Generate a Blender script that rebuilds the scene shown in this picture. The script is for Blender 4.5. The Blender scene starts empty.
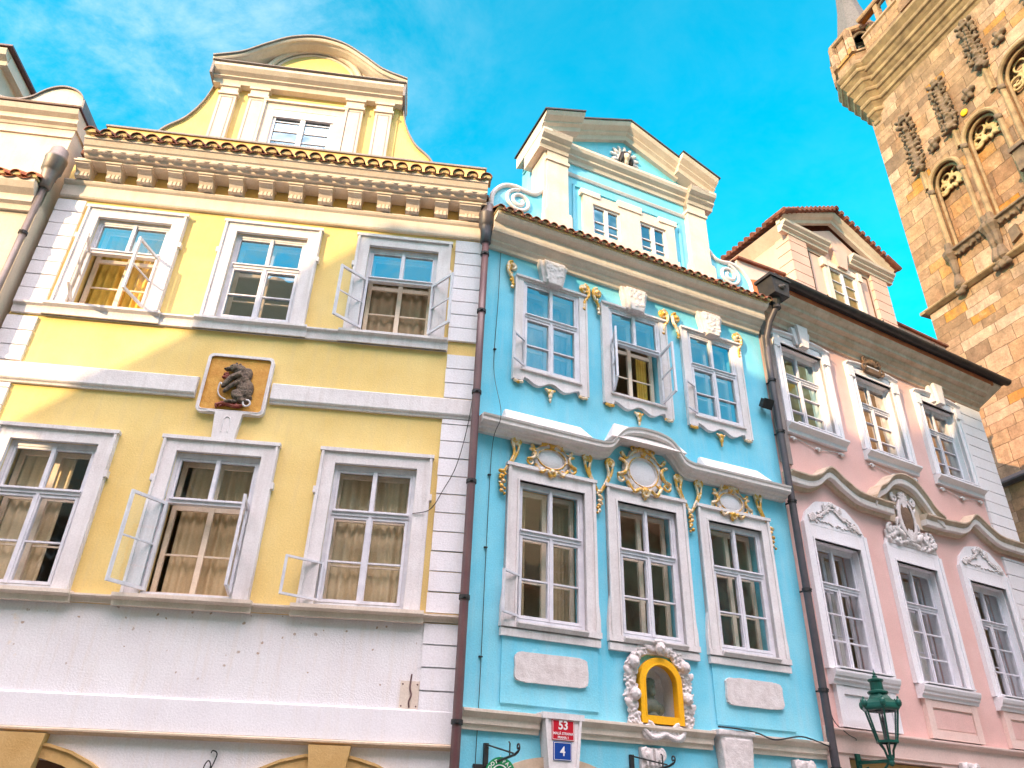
import bpy, bmesh, math, random
from mathutils import Vector, Matrix, noise
random.seed(7)
R = math.radians
S = bpy.context.scene
COL = S.collection

# ------------------------------------------------------------------ camera
F_PX, PITCH, ROLL = 770.0, R(30.49), R(-1.90)
cam_d = bpy.data.cameras.new('camera'); cam = bpy.data.objects.new('camera', cam_d); COL.objects.link(cam)
cam_d.sensor_width = 36; cam_d.lens = F_PX / 1024 * 36; cam_d.clip_start = .05; cam_d.clip_end = 3000
fw = Vector((0, math.cos(PITCH), math.sin(PITCH))); rt = Vector((1, 0, 0)); dn = fw.cross(rt)
X = rt * math.cos(ROLL) + dn * math.sin(ROLL); Y = -rt * math.sin(ROLL) + dn * math.cos(ROLL)
cam.matrix_world = Matrix(((X.x, -Y.x, -fw.x, 0), (X.y, -Y.y, -fw.y, 0), (X.z, -Y.z, -fw.z, 1.6), (0, 0, 0, 1)))
S.camera = cam

# ------------------------------------------------------------------ light
SUN_EL, SUN_AZ = R(20), R(220.8)          # azimuth clockwise from +Y
to_sun = Vector((math.sin(SUN_AZ) * math.cos(SUN_EL), math.cos(SUN_AZ) * math.cos(SUN_EL), math.sin(SUN_EL)))
sd = bpy.data.lights.new('sun', 'SUN'); sd.energy = 5.0; sd.angle = R(.5); sd.color = (1, .68, .38)
so = bpy.data.objects.new('sun', sd); COL.objects.link(so); so.rotation_euler = to_sun.to_track_quat('Z', 'Y').to_euler()
W = bpy.data.worlds.new('World'); S.world = W; W.use_nodes = True
nt = W.node_tree; N = nt.nodes; L = nt.links
N.clear()
def nd(nt, t, **k):
    n = nt.nodes.new(t)
    for a, b in k.items():
        if a == 'ins':
            for i, v in b.items(): n.inputs[i].default_value = v
        else: setattr(n, a, b)
    return n
sky = nd(nt, 'ShaderNodeTexSky', sky_type='NISHITA', sun_disc=False, sun_elevation=SUN_EL, sun_rotation=SUN_AZ, air_density=1.0, dust_density=.3, ozone_density=1.5)
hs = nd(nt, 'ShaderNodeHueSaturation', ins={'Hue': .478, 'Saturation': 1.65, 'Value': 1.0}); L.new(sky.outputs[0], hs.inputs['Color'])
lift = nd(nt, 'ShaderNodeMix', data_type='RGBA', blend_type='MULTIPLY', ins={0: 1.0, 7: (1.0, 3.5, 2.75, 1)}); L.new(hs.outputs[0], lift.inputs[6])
tc = nd(nt, 'ShaderNodeTexCoord')
sep = nd(nt, 'ShaderNodeSeparateXYZ'); L.new(tc.outputs['Generated'], sep.inputs[0])
mp = nd(nt, 'ShaderNodeMapping', ins={'Scale': (2.2, 2.2, 3.6), 'Rotation': (0, 0, .4)}); L.new(tc.outputs['Generated'], mp.inputs[0])
nz = nd(nt, 'ShaderNodeTexNoise', ins={'Scale': 2.7, 'Detail': 12.0, 'Roughness': .66, 'Distortion': .25}); L.new(mp.outputs[0], nz.inputs['Vector'])
def math_(op, a, b=None, c=None, clamp=False):
    m = nd(nt, 'ShaderNodeMath', operation=op, use_clamp=clamp)
    for i, v in enumerate((a, b, c)):
        if v is None: continue
        if isinstance(v, (int, float)): m.inputs[i].default_value = v
        else: L.new(v, m.inputs[i])
    return m.outputs[0]
def sstep(v, a, b):
    m = nd(nt, 'ShaderNodeMapRange', interpolation_type='SMOOTHSTEP', clamp=True); m.inputs[1].default_value = a; m.inputs[2].default_value = b
    L.new(v, m.inputs[0]); return m.outputs[0]
wisp = sstep(nz.outputs[0], .34, .82)
west_and_back = math_('ADD', math_('MULTIPLY', sstep(sep.outputs[1], -.1, -.5), .75), math_('ADD', math_('MULTIPLY', sstep(sep.outputs[0], .06, -.45), .62), .035))       # thin clouds left of the view, plus unseen ones added behind for window reflections
thin = math_('MULTIPLY', math_('MULTIPLY', wisp, west_and_back), 1.0, clamp=True)
back = sstep(sep.outputs[1], .02, -.30)                                                 # added unseen clouds above and behind the view, to fill the shaded fronts
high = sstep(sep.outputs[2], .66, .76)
fill_puff = math_('MULTIPLY', math_('MULTIPLY', sstep(nz.outputs[0], .28, .44), back), high, clamp=True)
fill_zenith = math_('MULTIPLY', sstep(sep.outputs[2], .87, .94), .45)  # unseen overhead cloud, added as more fill for the fronts
cl = math_('MAXIMUM', fill_puff, fill_zenith, clamp=True)
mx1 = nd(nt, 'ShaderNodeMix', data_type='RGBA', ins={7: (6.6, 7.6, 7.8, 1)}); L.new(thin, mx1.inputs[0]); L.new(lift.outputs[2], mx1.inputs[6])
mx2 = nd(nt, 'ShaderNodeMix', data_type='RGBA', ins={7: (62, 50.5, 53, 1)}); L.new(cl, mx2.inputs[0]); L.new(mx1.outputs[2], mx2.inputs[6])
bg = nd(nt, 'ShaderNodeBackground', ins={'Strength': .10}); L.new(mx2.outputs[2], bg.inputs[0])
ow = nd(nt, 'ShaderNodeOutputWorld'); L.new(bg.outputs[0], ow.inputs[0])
S.view_settings.view_transform = 'Standard'; S.view_settings.look = 'None'; S.view_settings.gamma = 1
S.view_settings.use_curve_mapping = False; S.view_settings.exposure = .84
S.cycles.max_bounces = 7; S.cycles.transparent_max_bounces = 16; S.cycles.diffuse_bounces = 4
S.cycles.use_denoising = True; S.cycles.caustics_reflective = False; S.cycles.caustics_refractive = False

# ------------------------------------------------------------------ materials
MATS = {}
def mat(name, col, col2=None, rough=.85, scale=1.3, streak=0., streak_col=(.3, .25, .2), bump=.15, bscale=40., metallic=0., fine=.12, spec=.3,
        wear=0., wear_col=(.6, .5, .4), wear_scale=2.2):
    """painted plaster / stone / metal: two tones mixed by noise, fine mottling, vertical dirt streaks, worn patches"""
    m = bpy.data.materials.new(name); m.use_nodes = True; t = m.node_tree; n = t.nodes; l = t.links
    b = n['Principled BSDF']; b.inputs['Roughness'].default_value = rough; b.inputs['Metallic'].default_value = metallic
    b.inputs['Specular IOR Level'].default_value = spec
    tc = nd(t, 'ShaderNodeTexCoord'); col2 = col2 or tuple(c * .86 for c in col)
    a = nd(t, 'ShaderNodeTexNoise', ins={'Scale': scale, 'Detail': 6.0, 'Roughness': .6}); l.new(tc.outputs['Object'], a.inputs['Vector'])
    r = nd(t, 'ShaderNodeMapRange', clamp=True); r.inputs[1].default_value = .35; r.inputs[2].default_value = .68; l.new(a.outputs[0], r.inputs[0])
    mx = nd(t, 'ShaderNodeMix', data_type='RGBA', ins={6: (*col, 1), 7: (*col2, 1)}); l.new(r.outputs[0], mx.inputs[0]); out = mx.outputs[2]
    f = nd(t, 'ShaderNodeTexNoise', ins={'Scale': bscale, 'Detail': 5.0, 'Roughness': .65}); l.new(tc.outputs['Object'], f.inputs['Vector'])
    if fine:
        fr = nd(t, 'ShaderNodeMapRange', clamp=True); fr.inputs[1].default_value = .3; fr.inputs[2].default_value = .7
        fr.inputs[3].default_value = 1 - fine; fr.inputs[4].default_value = 1 + fine * .4; l.new(f.outputs[0], fr.inputs[0])
        mu = nd(t, 'ShaderNodeMix', data_type='RGBA', blend_type='MULTIPLY', ins={0: 1.0}); l.new(out, mu.inputs[6]); l.new(fr.outputs[0], mu.inputs[7]); out = mu.outputs[2]
    if streak:
        mp = nd(t, 'ShaderNodeMapping', ins={'Scale': (5.5, 5.5, .5)}); l.new(tc.outputs['Object'], mp.inputs[0])
        s = nd(t, 'ShaderNodeTexNoise', ins={'Scale': 1.6, 'Detail': 7.0, 'Roughness': .62}); l.new(mp.outputs[0], s.inputs['Vector'])
        sr = nd(t, 'ShaderNodeMapRange', clamp=True); sr.inputs[1].default_value = .5; sr.inputs[2].default_value = .78; sr.inputs[4].default_value = streak; l.new(s.outputs[0], sr.inputs[0])
        m2 = nd(t, 'ShaderNodeMix', data_type='RGBA', ins={7: (*streak_col, 1)}); l.new(sr.outputs[0], m2.inputs[0]); l.new(out, m2.inputs[6]); out = m2.outputs[2]
    if wear:
        w = nd(t, 'ShaderNodeTexNoise', ins={'Scale': wear_scale, 'Detail': 10.0, 'Roughness': .7}); l.new(tc.outputs['Object'], w.inputs['Vector'])
        wr = nd(t, 'ShaderNodeMapRange', clamp=True); wr.inputs[1].default_value = .74 - wear * .3; wr.inputs[2].default_value = .80 - wear * .3; wr.inputs[4].default_value = .85; l.new(w.outputs[0], wr.inputs[0])
        m3 = nd(t, 'ShaderNodeMix', data_type='RGBA', ins={7: (*wear_col, 1)}); l.new(wr.outputs[0], m3.inputs[0]); l.new(out, m3.inputs[6]); out = m3.outputs[2]
    l.new(out, b.inputs['Base Color'])
    if bump:
        ad = nd(t, 'ShaderNodeMath', operation='MULTIPLY_ADD'); ad.inputs[1].default_value = 2.0; l.new(a.outputs[0], ad.inputs[0]); l.new(f.outputs[0], ad.inputs[2])
        bp = nd(t, 'ShaderNodeBump', ins={'Strength': bump, 'Distance': .02}); l.new(ad.outputs[0], bp.inputs['Height']); l.new(bp.outputs[0], b.inputs['Normal'])
    MATS[name] = m; return m
M = MATS
mat('yellow_plaster', (.82, .635, .26), (.74, .53, .18), scale=.8, streak=.38, streak_col=(.62, .48, .26), bump=.3, wear=.2, wear_col=(.76, .63, .38), wear_scale=1.4)
mat('white_plaster', (.81, .80, .83), (.76, .74, .77), streak=.2, streak_col=(.66, .57, .48), bump=.22, wear=.2, wear_col=(.74, .62, .52))
mat('white_worn', (.81, .795, .81), (.75, .72, .74), scale=1.0, streak=.42, streak_col=(.68, .57, .47), bump=.35, wear=.42, wear_col=(.77, .66, .55), wear_scale=1.6)
mat('trim', (.77, .74, .74), (.67, .63, .63), streak=.5, streak_col=(.46, .40, .37), scale=2.2, bump=.25, wear=.28, wear_col=(.55, .48, .42))
mat('pale_trim', (.80, .75, .73), (.70, .63, .60), streak=.4, streak_col=(.52, .42, .34), scale=2., bump=.2, wear=.2, wear_col=(.58, .48, .4))
mat('cream_trim', (.75, .655, .56), (.64, .54, .45), streak=.4, streak_col=(.5, .4, .3), scale=2., bump=.15)
mat('ledge_stone', (.52, .40, .28), (.62, .50, .38), streak=.3, streak_col=(.3, .2, .14))
mat('blue_plaster', (.14, .58, .77), (.27, .68, .81), streak=.5, streak_col=(.36, .60, .70), scale=.8, bump=.3, wear=.24, wear_col=(.45, .74, .80))
mat('pink_plaster', (.78, .52, .48), (.71, .44, .40), streak=.42, streak_col=(.66, .48, .42), scale=1.0, bump=.3, wear=.22, wear_col=(.82, .62, .56))
mat('pale_pink', (.80, .62, .56), (.76, .55, .49), streak=.2, streak_col=(.55, .42, .36), bump=.15)
mat('dormer_stone', (.66, .47, .39), (.58, .40, .33), streak=.3, streak_col=(.42, .3, .24), bump=.2)
mat('paint_white', (.74, .73, .77), (.60, .60, .66), rough=.55, scale=5, streak=.4, streak_col=(.42, .40, .42), bump=.1, wear=.16, wear_col=(.38, .33, .3), wear_scale=9)
mat('inner_paint', (.80, .68, .54), (.72, .58, .44), rough=.6, scale=3)
mat('interior_plaster', (.72, .55, .36), (.62, .46, .29))
mat('roof_tile', (.24, .09, .055), (.12, .055, .04), rough=.8, scale=5, bump=.3, wear=.25, wear_col=(.30, .26, .16), wear_scale=6)
mat('red_tile', (.46, .15, .06), (.36, .11, .05), rough=.75, scale=5, bump=.3)
mat('mortar', (.58, .45, .20), (.45, .36, .2), bump=.3)
mat('gold_paint', (.74, .41, .075), (.56, .29, .04), rough=.40, metallic=.3, scale=9, bump=.2, bscale=60, wear=.85, wear_col=(.78, .66, .52), wear_scale=8)
mat('stucco', (.76, .71, .70), (.62, .56, .55), scale=8, bump=.5, bscale=55, streak=.2, streak_col=(.46, .38, .34), wear=.2, wear_col=(.52, .44, .4), wear_scale=9)
mat('dark_metal', (.035, .035, .04), (.06, .055, .05), rough=.5, metallic=.4, scale=6, wear=.15, wear_col=(.12, .09, .07))
mat('zinc', (.17, .155, .15), (.24, .20, .18), rough=.5, metallic=.5, scale=4, streak=.4, streak_col=(.09, .07, .06))
mat('pipe_brown', (.115, .05, .055), (.15, .075, .07), rough=.42, scale=3, spec=.5, streak=.3, streak_col=(.2, .13, .12))
mat('pipe_black', (.05, .045, .055), (.085, .07, .075), rough=.45, scale=3, spec=.5, streak=.3, streak_col=(.14, .11, .1))
mat('lead', (.30, .27, .26), (.22, .20, .20), rough=.6, scale=3)
mat('weathered_board', (.22, .19, .18), (.34, .30, .28), streak=.6, streak_col=(.1, .085, .08), bump=.4)
mat('curtain_tan', (.62, .49, .30), (.50, .38, .22), rough=.95, bump=.05)
mat('curtain_beige', (.78, .66, .44), (.68, .55, .34), rough=.95, bump=.05)
mat('curtain_brown', (.40, .31, .20), (.32, .24, .15), rough=.95, bump=.05)
mat('curtain_gold', (.78, .55, .12), (.62, .40, .07), rough=.95, bump=.05)
mat('curtain_white', (.72, .70, .66), rough=.95, bump=.05)
mat('ochre_stone', (.50, .31, .11), (.58, .38, .16), bump=.25, scale=3, wear=.1, wear_col=(.4, .25, .1))
mat('wood_door', (.16, .085, .04), (.10, .05, .025), rough=.5, scale=3)
mat('niche_yellow', (.90, .48, .012), (.82, .40, .01), rough=.5, bump=.1)
mat('green_metal', (.008, .10, .072), (.006, .065, .048), rough=.32, scale=8, spec=.55, metallic=.15, wear=.15, wear_col=(.03, .20, .15), wear_scale=12)
mat('red_enamel', (.50, .015, .03), rough=.4, spec=.15, bump=0, fine=0)
mat('blue_enamel', (.015, .06, .30), rough=.4, spec=.15, bump=0, fine=0)
mat('white_enamel', (.82, .80, .80), rough=.3, bump=0, fine=0)
mat('sign_green', (.01, .26, .09), rough=.4, bump=0)
mat('bear_ochre', (.66, .36, .07), (.54, .24, .035), rough=.6, scale=9, bump=.3, wear=.2, wear_col=(.34, .17, .06), wear_scale=8)
mat('bear_fur', (.055, .04, .032), (.24, .18, .125), rough=.45, metallic=.35, scale=14, bump=.9, bscale=60, wear=.3, wear_col=(.05, .045, .045), wear_scale=9)
mat('black_paint', (.02, .018, .02), rough=.5)
mat('fruit_red', (.20, .03, .02), (.28, .07, .04), rough=.5, scale=20, bump=.3)
mat('bust_bronze', (.10, .12, .10), (.16, .18, .15), rough=.55, scale=8)
mat('slate', (.10, .088, .09), (.17, .15, .155), scale=14, bump=.5, bscale=25)
mat('carved_stone', (.20, .13, .085), (.10, .068, .052), scale=3.5, bump=.7, bscale=14, wear=.2, wear_col=(.07, .05, .045))
mat('aged_trim', (.66, .54, .43), (.50, .38, .27), scale=2.5, bump=.35, streak=.5, streak_col=(.28, .22, .15), wear=.25, wear_col=(.36, .29, .2), wear_scale=5)
mat('moulded_stone', (.36, .235, .13), (.17, .105, .06), scale=2.4, bump=.35, streak=.3, streak_col=(.2, .13, .08))
mat('pale_stone', (.48, .36, .21), (.40, .27, .13), scale=1.2, bump=.35, wear=.2, wear_col=(.66, .36, .09))
mat('cobbles', (.24, .225, .21), (.17, .16, .15), scale=6, bump=.5, bscale=9)
mat('opposite_a', (.58, .47, .34), (.52, .41, .3), streak=.2)
mat('opposite_b', (.50, .40, .30), (.44, .34, .25), streak=.2)
mat('opposite_c', (.62, .55, .45), (.55, .47, .38), streak=.2)
mat('room_shade', (.05, .045, .04), bump=0)  # flat dark sheets: the shade of unlit rooms put in the colour

def glass(name, fac, tint, tr=(1, 1, 1)):
    m = bpy.data.materials.new(name); m.use_nodes = True; t = m.node_tree; n = t.nodes; l = t.links; n.remove(n['Principled BSDF'])
    tr_ = nd(t, 'ShaderNodeBsdfTransparent', ins={0: (*tr, 1)})
    g = nd(t, 'ShaderNodeBsdfGlossy', ins={'Color': (*tint, 1), 'Roughness': .012})
    tc = nd(t, 'ShaderNodeTexCoord'); nz = nd(t, 'ShaderNodeTexNoise', ins={'Scale': 2.6, 'Detail': 1.0}); l.new(tc.outputs['Object'], nz.inputs['Vector'])
    bp = nd(t, 'ShaderNodeBump', ins={'Strength': .10, 'Distance': .05}); l.new(nz.outputs[0], bp.inputs['Height']); l.new(bp.outputs[0], g.inputs['Normal'])
    lw = nd(t, 'ShaderNodeLayerWeight', ins={'Blend': .5}); pw = nd(t, 'ShaderNodeMath', operation='POWER'); pw.inputs[1].default_value = 4.0; l.new(lw.outputs['Facing'], pw.inputs[0])
    mr = nd(t, 'ShaderNodeMath', operation='MULTIPLY_ADD', use_clamp=True); mr.inputs[1].default_value = .7; mr.inputs[2].default_value = fac; l.new(pw.outputs[0], mr.inputs[0])
    mx = nd(t, 'ShaderNodeMixShader'); l.new(mr.outputs[0], mx.inputs[0]); l.new(tr_.outputs[0], mx.inputs[1]); l.new(g.outputs[0], mx.inputs[2])
    l.new(mx.outputs[0], n['Material Output'].inputs[0]); MATS[name] = m
glass('glass_low', .07, (.9, .95, 1)); glass('glass_sky_tint', .38, (.48, .86, .98)); glass('glass_mid', .22, (.6, .88, 1)); glass('glass_gold', .42, (1, .95, .9)); glass('glass_clear', .03, (.9, .95, 1))  # cyan glossy tint puts blue sky into the upper panes' cloud reflections

def stone_mat():
    """weathered ashlar on metric UVs: courses of changing height, every block its own tone, soot and pale scours over them"""
    m = bpy.data.materials.new('ashlar'); m.use_nodes = True; t = m.node_tree; n = t.nodes; l = t.links; b = n['Principled BSDF']
    b.inputs['Roughness'].default_value = .92; b.inputs['Specular IOR Level'].default_value = .15
    uv = nd(t, 'ShaderNodeUVMap', uv_map='UVMap'); tc = nd(t, 'ShaderNodeTexCoord')
    def noise_(sc, det, ro, vec=None):
        k = nd(t, 'ShaderNodeTexNoise', ins={'Scale': sc, 'Detail': det, 'Roughness': ro}); l.new(vec or tc.outputs['Object'], k.inputs['Vector']); return k
    def rng(src, a, b_, c=0., d=1.):
        r = nd(t, 'ShaderNodeMapRange', clamp=True); 
        for i, v in enumerate((a, b_, c, d)): r.inputs[i + 1].default_value = v
        l.new(src, r.inputs[0]); return r.outputs[0]
    def mix(f, x, y, mode='MIX'):
        k = nd(t, 'ShaderNodeMix', data_type='RGBA', blend_type=mode)
        for i, v in ((0, f), (6, x), (7, y)):
            if isinstance(v, (int, float)): k.inputs[i].default_value = v
            elif isinstance(v, tuple): k.inputs[i].default_value = (*v, 1)
            else: l.new(v, k.inputs[i])
        return k.outputs[2]
    wn = noise_(1.6, 3.0, .6); wa = nd(t, 'ShaderNodeVectorMath', operation='SCALE'); wa.inputs['Scale'].default_value = .09; l.new(wn.outputs['Color'], wa.inputs[0])
    va = nd(t, 'ShaderNodeVectorMath', operation='ADD'); l.new(uv.outputs[0], va.inputs[0]); l.new(wa.outputs[0], va.inputs[1])
    # uneven course heights: stretch v by a slow function of v
    sp = nd(t, 'ShaderNodeSeparateXYZ'); l.new(va.outputs[0], sp.inputs[0])
    sn = nd(t, 'ShaderNodeMath', operation='SINE'); ms = nd(t, 'ShaderNodeMath', operation='MULTIPLY'); ms.inputs[1].default_value = 1.9; l.new(sp.outputs[1], ms.inputs[0]); l.new(ms.outputs[0], sn.inputs[0])
    st = nd(t, 'ShaderNodeMath', operation='MULTIPLY_ADD'); st.inputs[1].default_value = .22; l.new(sn.outputs[0], st.inputs[0]); l.new(sp.outputs[1], st.inputs[2])
    cb = nd(t, 'ShaderNodeCombineXYZ'); l.new(sp.outputs[0], cb.inputs[0]); l.new(st.outputs[0], cb.inputs[1])
    k = nd(t, 'ShaderNodeTexBrick', offset=.37, offset_frequency=2, squash=1.5, squash_frequency=3,
           ins={'Color1': (0, 0, 0, 1), 'Color2': (1, 1, 1, 1), 'Mortar': (.5, .5, .5, 1), 'Scale': 1.0, 'Mortar Size': .009, 'Mortar Smooth': .6, 'Bias': 0., 'Brick Width': .86, 'Row Height': .43}); l.new(cb.outputs[0], k.inputs['Vector'])
    rp = nd(t, 'ShaderNodeValToRGB'); cr = rp.color_ramp
    for p, c in ((0, (0.186, 0.119, 0.086)), (.14, (0.260, 0.149, 0.090)), (.3, (0.409, 0.259, 0.171)), (.46, (0.260, 0.140, 0.081)), (.6, (0.465, 0.306, 0.225)), (.75, (0.353, 0.204, 0.113)), (.86, (0.372, 0.221, 0.135)), (.92, (0.437, 0.204, 0.050)), (1, (0.409, 0.170, 0.032))):
        e = cr.elements.new(p) if 0 < p < 1 else cr.elements[0 if p == 0 else -1]; e.color = (*c, 1)
    l.new(k.outputs['Color'], rp.inputs[0])
    big = noise_(.45, 6.0, .65); mid = noise_(2.6, 9.0, .7); fine = noise_(17, 6.0, .7)
    col = mix(rng(big.outputs[0], .45, .66, 0, .40), rp.outputs[0], (.40, .26, .16))
    col = mix(1.0, col, rng(mid.outputs[0], .32, .70, .62, 1.26), 'MULTIPLY')
    col = mix(1.0, col, rng(fine.outputs[0], .3, .7, .78, 1.14), 'MULTIPLY')
    mp = nd(t, 'ShaderNodeMapping', ins={'Scale': (1.4, 1.4, .35)}); l.new(tc.outputs['Object'], mp.inputs[0]); so = noise_(.9, 9.0, .72, mp.outputs[0])
    col = mix(rng(so.outputs[0], .50, .66, 0, .7), col, (.13, .085, .06))
    pl = noise_(1.3, 8.0, .75); col = mix(rng(pl.outputs[0], .60, .72, 0, .45), col, (.50, .37, .27))
    col = mix(rng(k.outputs['Fac'], 0, 1, 0, .75), col, (.15, .10, .065))
    l.new(col, b.inputs['Base Color'])
    h = nd(t, 'ShaderNodeMath', operation='MULTIPLY_ADD'); h.inputs[1].default_value = -1.3; l.new(k.outputs['Fac'], h.inputs[0]); l.new(mid.outputs[0], h.inputs[2])
    h2 = nd(t, 'ShaderNodeMath', operation='MULTIPLY_ADD'); h2.inputs[1].default_value = .5; l.new(k.outputs['Color'], h2.inputs[0]); l.new(h.outputs[0], h2.inputs[2])
    bp = nd(t, 'ShaderNodeBump', ins={'Strength': .95, 'Distance': .06}); l.new(h2.outputs[0], bp.inputs['Height']); l.new(bp.outputs[0], b.inputs['Normal'])
    MATS['ashlar'] = m
stone_mat()

def lower_wall_mat():
    """white render with a sprinkle of bullet-like anchor holes and flaked spots"""
    m = M['white_worn'].copy(); m.name = 'holed_plaster'; t = m.node_tree; n = t.nodes; l = t.links; b = n['Principled BSDF']
    src = b.inputs['Base Color'].links[0].from_socket; tc = nd(t, 'ShaderNodeTexCoord')
    dn_ = nd(t, 'ShaderNodeTexNoise', ins={'Scale': 16.0, 'Detail': 4.0}); l.new(tc.outputs['Object'], dn_.inputs['Vector'])
    ds = nd(t, 'ShaderNodeVectorMath', operation='SCALE'); ds.inputs['Scale'].default_value = .06; l.new(dn_.outputs['Color'], ds.inputs[0])
    da = nd(t, 'ShaderNodeVectorMath', operation='ADD'); l.new(tc.outputs['Object'], da.inputs[0]); l.new(ds.outputs[0], da.inputs[1])
    v = nd(t, 'ShaderNodeTexVoronoi', ins={'Scale': 7.0, 'Randomness': 1.0}); l.new(da.outputs[0], v.inputs['Vector'])
    vs_ = nd(t, 'ShaderNodeSeparateColor'); l.new(v.outputs['Color'], vs_.inputs[0])
    rad = nd(t, 'ShaderNodeMapRange', clamp=True); rad.inputs[1].default_value = .10; rad.inputs[2].default_value = 1.0; rad.inputs[3].default_value = .015; rad.inputs[4].default_value = .21; l.new(vs_.outputs[0], rad.inputs[0])
    sp = nd(t, 'ShaderNodeMapRange', clamp=True); sp.inputs[2].default_value = .0; sp.inputs[4].default_value = 3.5; l.new(rad.outputs[0], sp.inputs[1]); l.new(v.outputs['Distance'], sp.inputs[0])
    z = nd(t, 'ShaderNodeSeparateXYZ'); l.new(tc.outputs['Object'], z.inputs[0])
    zm = nd(t, 'ShaderNodeMapRange', clamp=True, interpolation_type='SMOOTHSTEP'); zm.inputs[1].default_value = 3.25; zm.inputs[2].default_value = 3.4; l.new(z.outputs[2], zm.inputs[0])
    k = nd(t, 'ShaderNodeTexNoise', ins={'Scale': 1.1, 'Detail': 3.0}); l.new(tc.outputs['Object'], k.inputs['Vector'])
    kr = nd(t, 'ShaderNodeMapRange', clamp=True); kr.inputs[1].default_value = .32; kr.inputs[2].default_value = .46; l.new(k.outputs[0], kr.inputs[0])
    p = nd(t, 'ShaderNodeMath', operation='MULTIPLY', use_clamp=True); l.new(sp.outputs[0], p.inputs[0]); l.new(zm.outputs[0], p.inputs[1])
    q = nd(t, 'ShaderNodeMath', operation='MULTIPLY'); l.new(p.outputs[0], q.inputs[0]); l.new(kr.outputs[0], q.inputs[1])
    mx = nd(t, 'ShaderNodeMix', data_type='RGBA', ins={7: (.44, .33, .26, 1)}); l.new(q.outputs[0], mx.inputs[0]); l.new(src, mx.inputs[6]); l.new(mx.outputs[2], b.inputs['Base Color'])
    MATS['holed_plaster'] = m
lower_wall_mat()

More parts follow.
